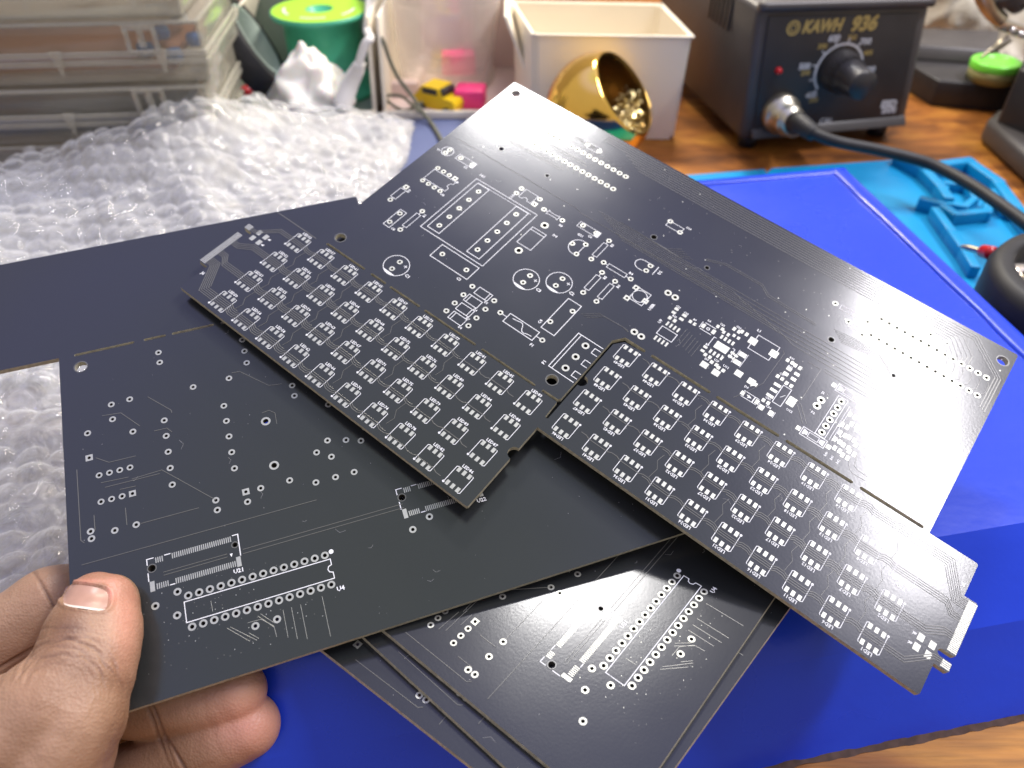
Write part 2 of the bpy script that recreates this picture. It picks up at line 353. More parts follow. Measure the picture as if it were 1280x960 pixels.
for p in ((99.9, 88.4), (102.5, 88.3), (99.9, 69.3), (102.4, 69.2), (154.0, 83.6), (153.9, 81.1)): th(*p, 1.15, .55)
for k in range(6): th(158.75, 74.2+2.54*k, .98, .5)
for p in ((84.7, 114.4), (89.7, 112.3)): th(*p)
NP = [(7.2, 131.7, 1.6), (190.6, 131.3, 1.6), (8.4, 40.1, 1.6), (91.0, 40.2, 1.6)]
for ox in (0, 62.75, 125.6): NP += [(21.5+ox, 105, .85), (41.35+ox, 105, .6)]

def panel_mesh():
    arc = lambda cx, cy, r, a0, a1, n: [(cx+r*math.cos(R(a0+(a1-a0)*i/n)), cy+r*math.sin(R(a0+(a1-a0)*i/n))) for i in range(n+1)]
    out = [(3.3, 136.5), (2.8, 136.0), (2.8, 35.4), (-13.4, 35.2), (-13.8, 34.8), (-13.8, 26.3), (-17.2, 26.3), (-17.6, 25.9), (-17.6, 24.1), (-17.2, 23.7)]
    out += arc(-14.6, 22.75, .95, 90, -90, 5) + [(-17.2, 21.8), (-17.6, 21.4), (-17.6, 6.3), (-17.2, 5.9), (-13.8, 5.9), (-13.8, -4.0), (-13.5, -4.3), (96.5, -4.3), (96.9, -3.9), (96.9, 13.4)]
    out += arc(96.9, 15.3, 1.9, 270, 90, 9)[0:] + [(96.9, 25.5), (206.4, 25.5), (206.8, 25.9), (206.8, 34.4), (210.0, 34.4), (210.4, 34.8), (210.4, 36.6), (210.0, 37.0)]
    out += arc(207.4, 37.95, .95, 270, 90, 5) + [(210.0, 38.9), (210.4, 39.3), (210.4, 54.4), (210.0, 54.8), (206.8, 54.8), (206.8, 64.6), (206.4, 65.0), (193.7, 65.0), (193.7, 136.0), (193.2, 136.5)]
    loops = [out]
    def slot(x0, x1, y0, y1):
        r = (y1-y0)/2; return arc(x1-r, y0+r, r, -90, 90, 3)+arc(x0+r, y0+r, r, 90, 270, 3)
    for a, b in ((6.8, 23.1), (25.6, 31.8), (33.4, 45.4), (47.2, 66.9), (69.0, 88.5)): loops.append(slot(a, b, 35.25, 36.05))
    loops.append([(90.9, 35.3), (96.3, 35.3), (96.55, 29.6), (97.0, 29.2), (97.5, 29.6), (97.5, 43.5)]+arc(97.5, 45.4, 1.9, -90, 90, 7)+[(97.5, 61.6), (99.7, 64.4), (106.0, 64.9), (106.3, 65.4), (106.0, 65.9), (99.0, 65.9), (96.6, 62.6), (96.6, 36.9), (96.0, 36.2), (90.9, 36.1)])
    for a, b in ((108.3, 128.2), (130.1, 150.1), (152.0, 172.1), (174.0, 192.0)): loops.append(slot(a, b, 64.95, 65.95))
    nbig = len(loops)
    for x, y, r in NP: loops.append(arc(x, y, r, 0, 360-18, 19))
    for x, y, ro, ri, q in TH_: loops.append(arc(x, y, ri, 0, 360-40, 8))
    V = []; E = []
    for lp in loops:
        o = len(V); V += [Vector(p) for p in lp]; E += [(o+i, o+(i+1) % len(lp)) for i in range(len(lp))]
    v2, e2, f2, *_ = delaunay_2d_cdt(V, E, [], 4, 1e-5)
    n = len(v2); mb = MB(); va = np.array([v[:] for v in v2]); cen = np.array([va[list(f)].mean(0) for f in f2])
    def inpoly(lp, p):
        c = np.zeros(len(p), bool); q = np.array(lp); j = len(q)-1
        for i in range(len(q)):
            c ^= ((q[i, 1] > p[:, 1]) != (q[j, 1] > p[:, 1])) & (p[:, 0] < (q[j, 0]-q[i, 0])*(p[:, 1]-q[i, 1])/(q[j, 1]-q[i, 1]+1e-12)+q[i, 0]); j = i
        return c
    keep = inpoly(loops[0], cen)
    for lp in loops[1:]: keep &= ~inpoly(lp, cen)
    f2 = [f for f, k in zip(f2, keep) if k]
    mb.add([(p.x*mm, p.y*mm, 0) for p in v2], [tuple(f) for f in f2]); mb.add([(p.x*mm, p.y*mm, -1.6*mm) for p in v2], [tuple(f)[::-1] for f in f2])
    for li, lp in enumerate(loops):
        k = len(lp); vs = [(p[0]*mm, p[1]*mm, 0) for p in lp]+[(p[0]*mm, p[1]*mm, -1.6*mm) for p in lp]
        mb.add(vs, [(i, (i+1) % k, k+(i+1) % k, k+i) for i in range(k)], 1 if li < nbig+4 else 2)
    return mb.mesh('laminate', [M['mask'], M['fr4'], M['hole']])
PANEL = panel_mesh()

def led_meshes():
    out = []
    for flip in (1, -1):
        a = Art()
        for x in (-1.72, 0, 1.72):
            for y in (-2.35, 2.35): a.rect(x*flip, y*flip, .95, 1.45, 1)
        for pts in ([(-2.2, 3.05), (-2.75, 2.7), (-2.75, -2.7)], [(2.2, -3.1), (2.75, -2.75), (2.75, 2.7), (2.45, 2.95)]): a.line([(x*flip, y*flip) for x, y in pts], .17)
        a.circ(-2.8*flip, -2.75*flip, .17, .34, 8)
        out.append(a.mesh('led_footprint', [M['silk'], M['pad'], M['trace']]))
    return out
LEDM = led_meshes()
def leds(root):
    for c in range(10):
        for r in range(4):
            for st in (0, 1):
                x, y = (10.03*c, 10*r+.1) if st == 0 else (193-10.03*c, 30.7+10*r)
                n = 50+4*c+r if st == 0 else 5*c+1+r
                o = link('led_footprint', LEDM[st], root, (x*mm, y*mm, 0))
                v, f = text_geo('LED%d' % n, 1.3, .022, 1, 1.0); t = MB(); k = 1 if st == 0 else -1; oy = 3.85
                t.add([(p.x*mm*k, (p.y+oy)*mm*k, FZ+.01*mm) for p in v], f)
                link('lettering', t.mesh('lettering', M['silk']), o)
def front_art(root):
    def fp(name, fn):
        a = Art(); fn(a); return a.part(name, root)
    # pads of all through holes
    a = Art()
    for x, y, ro, ri, q in TH_: a.ring(x, y, ro, ri, 16, 1, q)
    for x, y, r in NP: a.ring(x, y, r+.35, r+.05, 24, 2)
    a.part('solder_pads', root, 'stuff')
    def res(x, y, L, v=False, nm='', q=1.7, lead=True, side=1):
        def f(a):
            h = L/2; b = L*.33
            P = (lambda p, r: (y*0+x+r, y+p)) if v else (lambda p, r: (x+p, y+r))
            a.line([P(-b, -q/2), P(b, -q/2), P(b, q/2), P(-b, q/2)], .17, 0, True)
            if lead: a.line([P(-h+.9, 0), P(-b, 0)], .17); a.line([P(b, 0), P(h-.9, 0)], .17)
            if nm: a.text(nm, *P(h*.8, side*1.9), 1.25, R(90) if v else 0)
        fp('resistor_footprint', f)
    for ox in (0, 126.9):
        res(20.6+ox, 118.4, 10.8, nm='R2', lead=False); res(24.0+ox, 113.9, 6, nm='C7', lead=False)
        fp('capacitor_footprint', lambda a, ox=ox: (a.box4(43.6+ox, 125.2, 48.0+ox, 127.9), a.text('C9', 41.2+ox, 127.5, 1.2)))
    res(20.3, 60, 10.5, True, 'R1'); res(74, 89.2, 10, True, 'R3'); res(82.8, 85.5, 10.2, nm='R4'); res(79.7, 76.7, 10.2, True, 'R5'); res(84.8, 76.5, 10.2, True, 'R6')
    res(9, 66.1, 7.6, True, 'D3', 2.2); 
    def d(a):
        a.line([(51.5, 92.5), (52.3, 92.1), (55, 92.1), (55.8, 92.5), (55.8, 90.6), (55, 91), (52.3, 91), (51.5, 90.6)], .18, 0, True); a.line([(50.8, 91.6), (51.5, 91.6)], .18); a.line([(55.8, 91.6), (56.5, 91.6)], .18); a.text('R8', 58.3, 89.4, 1.2)
    fp('inductor_footprint', d)
    fp('crystal_footprint', lambda a: (a.circ(8.25, 91.9, 2.15, .2), a.text('Y1', 5.4, 90.4, 1.2)))
    for x0, y0, x1, y1, t in ((12.4, 91, 19.9, 93.6, 'C2'), (62.3, 92.8, 70.3, 95.2, 'C6')): fp('capacitor_footprint', lambda a, q=(x0, y0, x1, y1, t): (a.box4(*q[:4], .18), a.rect(q[2]-.7, (q[1]+q[3])/2, 1.4, q[3]-q[1], 0), a.text(q[4], q[2]-2, q[1]-1.1, 1.3)))
    fp('capacitor_footprint', lambda a: (a.box4(14.4, 53.1, 17, 61.3, .2), a.text('C8', 18.3, 53.4, 1.2)))
    def dip8(a):
        a.line([(10.6, 76.9), (10.6, 82.4), (20, 82.4), (20, 80.9), (19.2, 80.6), (18.9, 79.7), (19.2, 78.8), (20, 78.5), (20, 76.9)], .17, 0, True); a.circ(20.4, 82.6, .22, .4, 8); a.text('U8', 20.3, 75.0, 1.3)
    fp('chip_footprint', dip8)
    def opto(a):
        a.line([(39.9, 90.9), (39.9, 95.1), (44.9, 95.1), (44.9, 90.9), (43.3, 90.9), (43, 91.7), (42.3, 92), (41.6, 91.7), (41.3, 90.9)], .17, 0, True); a.text('U10', 38.4, 89.4, 1.3, R(90))
    fp('chip_footprint', opto)
    def module(a):
        a.box4(24.2, 59.9, 49.7, 88.2, .22); a.line([(25.8, 87), (48.0, 87)], .14)
        a.box4(25.8, 61.4, 30.7, 86.8, .22); a.box4(42.1, 61.4, 47.1, 86.8, .22); a.text('HS1', 24.9, 90.4, 1.3)
    fp('module_outline', module)
    fp('capacitor_footprint', lambda a: (a.box4(34.5, 52.7, 49.4, 58.6, .22), a.text('C3', 47.4, 51.2, 1.3)))
    fp('capacitor_footprint', lambda a: (a.box4(77.6, 52.9, 82.4, 66.9, .22), a.text('C4', 76.2, 54.4, 1.3, R(90))))
    def elcap(cx, cy, t):
        def f(a):
            a.circ(cx, cy, 4.05, .2, 48)
            pts = [(cx+4.0*math.cos(R(k)), cy+4.0*math.sin(R(k))) for k in range(232, 309, 6)]; a.poly(pts, 0)
            a.line([(cx+1.9, cy+1.4), (cx+3.1, cy+1.4)], .22); a.line([(cx+2.5, cy+.8), (cx+2.5, cy+2.0)], .22); a.text(t, cx+5.4, cy-1.0, 1.5)
        fp('capacitor_outline', f)
    elcap(29.35, 43.0, 'C1'); elcap(63.3, 64.5, 'C3'); elcap(71.8, 70.0, 'C2')
    fp('diode_footprint', lambda a: (a.box4(51.7, 74.7, 57.2, 83.1, .2), a.line([(51.7, 81.9), (57.2, 81.9)], .2), a.text('D4', 59.5, 84.6, 1.3)))
    def to92(a):
        a.circ(68.2, 85.5, 3.3, .2, 14, 0, R(85), R(275)); a.line([(69.3, 87.2), (69.3, 83.8)], .2); a.text('Q21', 65.6, 90.2, 1.2)
    fp('transistor_footprint', to92)
    def ledd(a):
        a.circ(87.3, 92.7, 2.0, .2, 12, 0, R(90), R(270)); a.line([(87.3, 94.7), (90.8, 94.7)], .2); a.line([(87.3, 90.7), (89, 90.7)], .2); a.line([(92.2, 95.3), (92.2, 91.4)], .25); a.text('D2', 93.7, 93.6, 1.3, R(90))
    fp('diode_footprint', ledd)
    def trim(a):
        a.box4(91.6, 78.9, 96.3, 84.3, .2); a.circ(93.9, 81.6, 2.3, .2, 20); a.text('USER', 98.9, 80.4, 1.3, R(90))
    fp('trimmer_footprint', trim)
    for k, y in enumerate((51.6, 47.5, 43.5, 39.6)):
        x0 = (54.3, 53.6, 53.9, 54.2)[k]; fp('diode_footprint', lambda a, x0=x0, y=y, k=k: (a.box4(x0, y-1.5, x0+5, y+1.4, .2), a.line([(x0+4.1, y-1.5), (x0+4.1, y+1.4)] if k % 2 == 0 else [(x0+.9, y-1.5), (x0+.9, y+1.4)], .2), a.text('D%d' % (5+k), x0+5.2, y-2.1, 1.0)))
    def fuse(a):
        a.box4(67.6, 47.4, 78.4, 51.1, .22); a.line([(66, 49.4), (67.6, 49.4)], .2); a.line([(78.4, 49.4), (79.8, 49.4)], .2)
        pts = [(69.0, 50.0), (69.2, 50.1), (70.6, 50.2), (71.8, 50.5), (72.7, 50.4), (73.3, 49.6), (73.6, 48.8), (74.2, 48.0), (75.1, 47.9), (75.9, 48.3), (77.4, 48.4)]
        a.line(pts[1:], .2); a.text('F1', 79.4, 46.0, 1.3)
    fp('fuse_footprint', fuse)
    def term(a):
        a.line([(96.2, 58.3), (87.4, 58.3), (87.4, 43.4), (96.2, 43.4)], .22); a.line([(88.5, 58.3), (88.5, 43.4)], .2)
        for y in (55.9, 50.8, 45.9): a.line([(96.3, y+1.0), (94.3, y+1.0), (94.3, y-1.0), (96.3, y-1.0)], .2)
        a.text('P1', 85.7, 43.6, 1.4, R(90))
    fp('terminal_footprint', term)
    fp('capacitor_footprint', lambda a: (a.box4(84.4, 112.0, 89.9, 114.5, .17), a.text('C10', 91, 115.6, 1.1)))
    def so8(a):
        a.line([(105.2, 73.2), (105.2, 76.6), (110.4, 76.6), (110.4, 73.2)], .2, 0, True)
        for k in range(4): a.rect(105.9+1.27*k, 78.3, .6, 1.7); a.rect(105.9+1.27*k, 71.6, .6, 1.7)
        a.text('U9', 103.8, 77.6, 1.3, R(90))
    fp('chip_footprint', so8)
    def qfn(a):
        a.line([(119.3, 79.3), (119.3, 83.1), (120, 83.1)], .2); a.line([(126.4, 79.3), (126.4, 83.0), (125.6, 83.1)], .2); a.rect(122.9, 81.2, 4.2, 2.8)
        for k in range(4): a.rect(121+1.27*k, 84.6, .65, 1.5); a.rect(121+1.27*k, 77.9, .65, 1.5)
        a.text('U11', 127.3, 76.0, 1.1)
    fp('chip_footprint', qfn)
    def ind(a):
        a.line([(129.3, 90.4), (129.3, 92.3), (136.4, 92.3), (136.4, 90.4)], .2); a.line([(129.0, 87.9), (129.0, 86.1), (135.9, 86.1), (135.9, 87.9)], .2)
        a.rect(129.0, 89.2, 2.4, 2.5); a.rect(136.0, 89.2, 2.4, 2.5); a.text('L1', 128.7, 93.8, 1.3)
    fp('inductor_footprint', ind)
    def smd(x, y, w=1.0, h=1.3, gap=1.7, v=False, nm=None, box=False):
        def f(a):
            for s in (-1, 1):
                if v: a.rect(x, y+s*gap/2, h, w)
                else: a.rect(x+s*gap/2, y, w, h)
            if nm: a.text(nm, x, y+(1.9 if v else 1.35), .95)
            if box:
                L, H = (gap/2+w/2+.25, h/2+.25); 
                if v: L, H = H, L
                a.line([(x-L, y-H), (x-L, y+H)], .15); a.line([(x+L, y-H), (x+L, y+H)], .15)
        fp('chip_component_footprint', f)
    for q in ((105.2, 83.9, 1, 1.3, 1.7, True, 'C21'), (106.2, 80.6, 1, 1.3, 1.7, False, 'R22'), (108.3, 83.3, 1, 1.4, 1.8, True, 'C23'), (111.6, 83.4, .9, 1.2, 1.5, False, 'R7'), (119.0, 87.2, .9, 1.2, 1.6, False, 'C25'),
              (121.4, 86.5, .8, 1.2, 1.5, False, None), (123.3, 89.6, .9, 1.4, 1.6, False, 'C26'), (125.6, 90.2, .9, 1.4, 1.6, False, None), (124.4, 87.4, .8, 1.1, 1.5, False, None), (119.1, 77.4, .9, 1.2, 1.7, True, 'R9'), (121.2, 75.9, .9, 1.2, 1.5, False, None),
              (126.4, 80.8, .9, 1.2, 1.5, True, None), (127.7, 80.6, .8, 1.1, 1.4, True, None), (124.0, 74.8, 1, 1.2, 1.6, False, 'C27'), (126.5, 74.4, 1, 1.2, 1.6, False, None), (129.0, 81.2, 1.6, 2.3, 3.4, True, 'D8', True),
              (141.0, 89.8, .9, 1.2, 1.5, False, 'R31'), (143.6, 89.6, .9, 1.3, 1.5, False, None), (142.0, 86.2, 1.2, 1.5, 2.2, True, 'R32'), (144.6, 86.0, 1.1, 1.5, 2.2, True, None), (141.3, 82.9, .9, 1.2, 1.5, False, 'C31'), (144.4, 82.4, .9, 1.2, 1.5, False, None),
              (141.9, 73.0, .9, 1.2, 1.5, False, 'C33'), (143.3, 70.5, 1.4, 1.7, 3.0, False, 'C34', True)): smd(*q)
    fp('diode_footprint', lambda a: (a.rect(122.0, 72.6, 2.2, 2.1), a.rect(126.0, 72.4, 2.2, 2.1), a.text('D7', 121.6, 74.6, 1.0)))
    fp('diode_footprint', lambda a: (a.rect(131.3, 76.4, 2.2, 2.1), a.rect(135.5, 76.3, 2.2, 2.1), a.rect(136.9, 76.2, .9, 1.2)))
    def oscl(a):
        a.line([(113.9, 85.9), (113.9, 83.3)], .18); a.line([(114.6, 86), (118.3, 86)], .2); a.line([(114.3, 83.1), (118.2, 83.1)], .2); a.rect(114.7, 84.6, 1.1, 1.7); a.rect(118.2, 84.6, 1.1, 1.7); a.circ(116.4, 84.5, .45, .22, 14); a.text('L4', 115.2, 87.3, 1.0)
    fp('coil_footprint', oscl)
    def diod(a):
        a.line([(135.3, 72.4), (140.2, 72.4)], .18); a.line([(135.3, 70.2), (140.2, 70.2)], .18); a.rect(135.4, 71.3, 1.1, 1.5); a.rect(140.0, 71.3, 1.1, 1.5); a.line([(138.9, 72.4), (138.9, 70.2)], .3); a.poly([(137.1, 70.7), (138.2, 71.3), (137.1, 71.9)], 0); a.text('D9', 135.3, 73.7, 1.0)
    fp('diode_footprint', diod)
    def sot(a):
        a.line([(143.3, 74.2), (145.9, 74.2), (145.9, 81.2), (143.3, 81.2)], .2, 0, True)
        for y in (80.1, 77.8, 75.5): a.rect(141.9, y, 2.1, .95)
        a.rect(147.6, 77.7, 2.3, 3.1); a.line([(144.4, 76.9), (145.3, 78.4)], .14); a.text('U12', 148.5, 74.6, 1.1)
    fp('regulator_footprint', sot)
    def hdr(a):
        a.box4(157.3, 72.8, 160.2, 88.3, .2); a.line([(161.3, 73.4), (161.3, 87)], .14); a.line([(162.0, 73.4), (162.0, 86.4)], .14); a.text('P2', 154, 78.3, 1.1); a.text('J2', 153.4, 86.2, 1.1)
    fp('header_footprint', hdr)
    def conn(cx, cy):
        def f(a):
            a.box4(cx-3.6, cy-1.4, cx+3.6, cy+1.4, .22); a.box4(cx-1.5, cy-.8, cx+1.5, cy+.8, .18)
            for s in (-1, 1): a.poly([(cx+s*3.2, cy-1), (cx+s*1.8, cy-.6), (cx+s*1.8, cy+.6), (cx+s*3.2, cy+1)][::s], 0); a.rect(cx+s*4.6, cy, 1.2, 1.4)
        fp('switch_footprint', f)
    conn(159.3, 90.7); conn(157.6, 71.2)
    for x, y in ((164.4, 91.2), (166.6, 89.8), (164.0, 88.4), (168.7, 89.6), (168.4, 87.6), (165.9, 85.3), (168.2, 84.2), (163.2, 84.6), (164.9, 82.0), (166.9, 81.2), (169.6, 80.6), (162.9, 80.2), (163.5, 77.4), (166.2, 77.6), (168.6, 76.6), (163.2, 74.6), (165.9, 74.4), (168.0, 73.6), (164.4, 72.0), (167.0, 71.4)):
        smd(x, y, .95, 1.5, 1.5, False, None)
    fp('lettering_row', lambda a: [a.text(t, x, 68.7, .95, R(90)) for t, x in (('R40', 162.6), ('R41', 164.4), ('R42', 166.2))])
    # wide connector fields: many narrow pads
    def field(x0, y0, n, dx, dy, w, h):
        def f(a):
            for k in range(n): a.rect(x0+dx*k, y0+dy*k, w, h)
        return f
    fp('connector_pads', field(173.7, 74.6, 22, 0, .54, 3.8, .42)); fp('connector_pads', field(175.9, 70.6, 28, .54, 0, .42, 4.8))
    fp('chip_pads', field(176.5, 96, 6, 1.5, 0, .8, 3.2))
    fp('lettering_row', lambda a: a.text('sc.conductor', 184.8, 75.4, 1.9))
    # copper tracks under the mask, real low ridges
    a = Art()
    T = lambda pts, w=.22: a.line(pts, w, 2, False, 0, .05)
    for k in range(9):      # bundle along the long edge
        y = 135.3-1.0*k; x0 = 48+2.0*k if k > 3 else 46; xr = 181.5-.25*k
        pts = [(x0, y), (xr-1.2*max(0, k-2)*.5, y)]
        if k < 3: pts += [(192.4-.8*k, 124.2-.2*k), (192.4-.8*k, 110+.4*k)]
        else:
            xe = 181.0-.9*(k-3); pts = [(x0, y), (xe-3, y), (xe+2.5-.2*k, y-5.5), (xe+2.5-.2*k, 123.2)]
        T(pts, .34)
    for k in range(3): T([(30+3*k, 126.2-.5*k), (37+k, 127.4-.5*k), (46, 127.4-.5*k)])
    T([(20.5, 110.1), (24, 110.9), (44, 110.9)], .3); T([(22, 109.5), (25, 110.1), (43, 110.1)], .3)
    T([(27.2, 118.4), (48, 118.4)], .4); T([(33, 117.3), (49, 117.3)], .3)
    for k in range(11): T([(31+2.54*k, 113.2), (31.8+2.54*k, 112.2), (34.5+2.2*k, 111.6)], .16); T([(32+2.54*k, 123.6), (33+2.54*k, 124.6), (34.2+2.4*k, 124.8)], .16)
    for k in range(9):       # long tracks under the middle line
        y = 102.9-.72*k; T([(64+1.6*k, y), (112+3*k, y), (118+3*k, y-2.2*(k % 2)), (168+.8*k, y-2.2*(k % 2))], .2)
    T([(6, 99.1), (58, 99.1), (60, 98.3), (124, 98.3)], .16)
    for k in range(5): T([(72+1.4*k, 103.4), (90+k*1.2, 103.4-.1*k), (94+1.2*k, 106.5-.4*k)], .14)
    T([(102, 108), (108, 110.5), (121, 110.5), (124.5, 108), (141, 107.4)], .2); T([(102, 107.3), (108, 109.8), (121, 109.8), (124.5, 107.2), (141, 106.8)], .2)
    T([(92, 100.6), (100, 101.8), (112, 101.8)], .16)
    for k in range(7): T([(146+.6*k, 109-.5*k), (152+.8*k, 109.9-.5*k), (160+.8*k, 109.9-.5*k), (164+.6*k, 106.2-.5*k)], .14)
    for k in range(14): T([(156.6+2.54*k, 121), (157.3+2.54*k, 119.6), (157.3+2.54*k, 116.4), (156.4+2.54*k, 115.5)], .18)
    for k in range(8): T([(172+1.0*k, 104), (172+1.0*k, 97.5-.5*(k % 3)), (172.8+1.0*k, 96)], .22)
    T([(149.5, 79.8), (149.4, 93.1), (145.2, 93.2)], .18); T([(150.2, 93.1), (165.5, 93.0), (169.8, 91.0), (169.9, 88)], .2); T([(150.2, 94), (166.5, 93.9), (171, 91.4), (171, 88)], .2)
    T([(148.9, 79.3), (150.3, 78.4), (154.2, 73.8)], .2); T([(148.3, 78.6), (149.6, 77.6), (153.4, 73.2)], .2)
    T([(169.4, 74), (170.2, 70.5), (171.5, 69.8), (174.4, 69.6)], .2); T([(168.4, 71), (169.6, 68.6), (171, 68), (174.4, 68.2)], .2); T([(137.7, 92.0), (138.4, 91.2), (138.4, 78), (137, 74.4), (134, 68.2)], .14)
    for k in range(6): T([(111.5+1.2*k, 80.4-.4*k), (111.5+1.2*k, 74.6-.4*k)], .12)
    for k in range(3): T([(84+k, 64.5), (88+k, 68.2), (96+k, 68.6), (98.6, 68.0)], .12)
    T([(-14.2, 34.95), (3.0, 34.95)], .3)
    # tracks of both LED strips (the second is the first turned half round)
    for fl in (0, 1):
        Q = (lambda x, y: (x, y)) if not fl else (lambda x, y: (193-x, 60.8-y))
        w = .25
        for r in range(4):
            y0 = 10*r; nl = (6, 4, 4, 3)[r]
            for k in range(nl):
                o = (k-(nl-1)/2)*.62; pts = []
                # fan in from the edge connector
                if r == 0: pts = [(-15.2, 6.8+.5*k), (-13.4+.3*k, 6.8+.5*k), (-8.6+.3*k, o)]
                elif r == 1: pts = [(-15.2, 11.4+.55*k), (-13.2+.2*k, 11.4+.55*k), (-10.8, 10+o)]
                elif r == 2: pts = [(-15.2, 16.6+.55*k), (-12.6-.3*k, 16.6+.55*k), (-8.8-.3*k, 20+o)]
                else: pts = [(-15.2, 24.2+.5*k), (-13.0-.25*k, 24.3+.5*k), (-7.6-.25*k, 30+o)]
                for c in range(9):
                    if c > 8-2*k: break
                    x = 10*c; s = (.8 if (c % 2) else 0)
                    pts += [(x-2.9, y0+o), (x+3.2, y0+o), (x+4.3, y0+o-.5), (x+6.0, y0+o-.5)]
                if len(pts) > 2: a.line([Q(*p) for p in pts], w, 2, False, 0, .05)
        for c in range(0, 7):     # cross links between rows
            for r in range(3):
                if (c+r) % 2 and c > 2: continue
                a.line([Q(10*c+4.6, 10*r+.4), Q(10*c+5.2, 10*r+3), Q(10*c+3.9, 10*r+5.2), Q(10*c+4.4, 10*r+8.6)], .17, 2, False, 0, .05)
    a.part('copper_tracks', root, 'stuff')
    # edge fingers and the little chip pads beside them
    for fl in (0, 1):
        a = Art()
        Q = (lambda x, y: (x, y)) if not fl else (lambda x, y: (192.8-x, 60.7-y))
        for k in range(30): a.rect(*Q(-16.4, 6.5+.5*k), 2.2, .34)
        for k in range(4): a.rect(*Q(-16.4, 24.1+.5*k), 2.2, .34)
        a.part('edge_connector', root)
        for x, y, in ((-12.2, 25.3), (-12.2, 22.5)):
            b = Art(); b.rect(*Q(x, y), 1.5, 1.9); b.rect(*Q(x+2.9, y), 1.5, 1.9)
            b.text('R', *Q(x+4.6, y), 1.3, R(90)+(pi if fl else 0)); b.part('chip_component_footprint', root)
        b = Art(); b.text('J6', *Q(-12.7, 3.4), 1.4, pi if fl else 0); b.part('lettering', root)
    a = Art()
    for _ in range(220):
        x = rng.uniform(4, 192); y = rng.uniform(66, 135)
        if x < 100 and y < 100 and rng.random() < .7: continue
        a.circ(x, y, .12, .16, 6, 2 if rng.random() < .7 else 1)
    for _ in range(40): a.circ(rng.uniform(160, 185), rng.uniform(68, 112), .14, .22, 6, 1)
    a.part('via_dots', root, 'stuff')

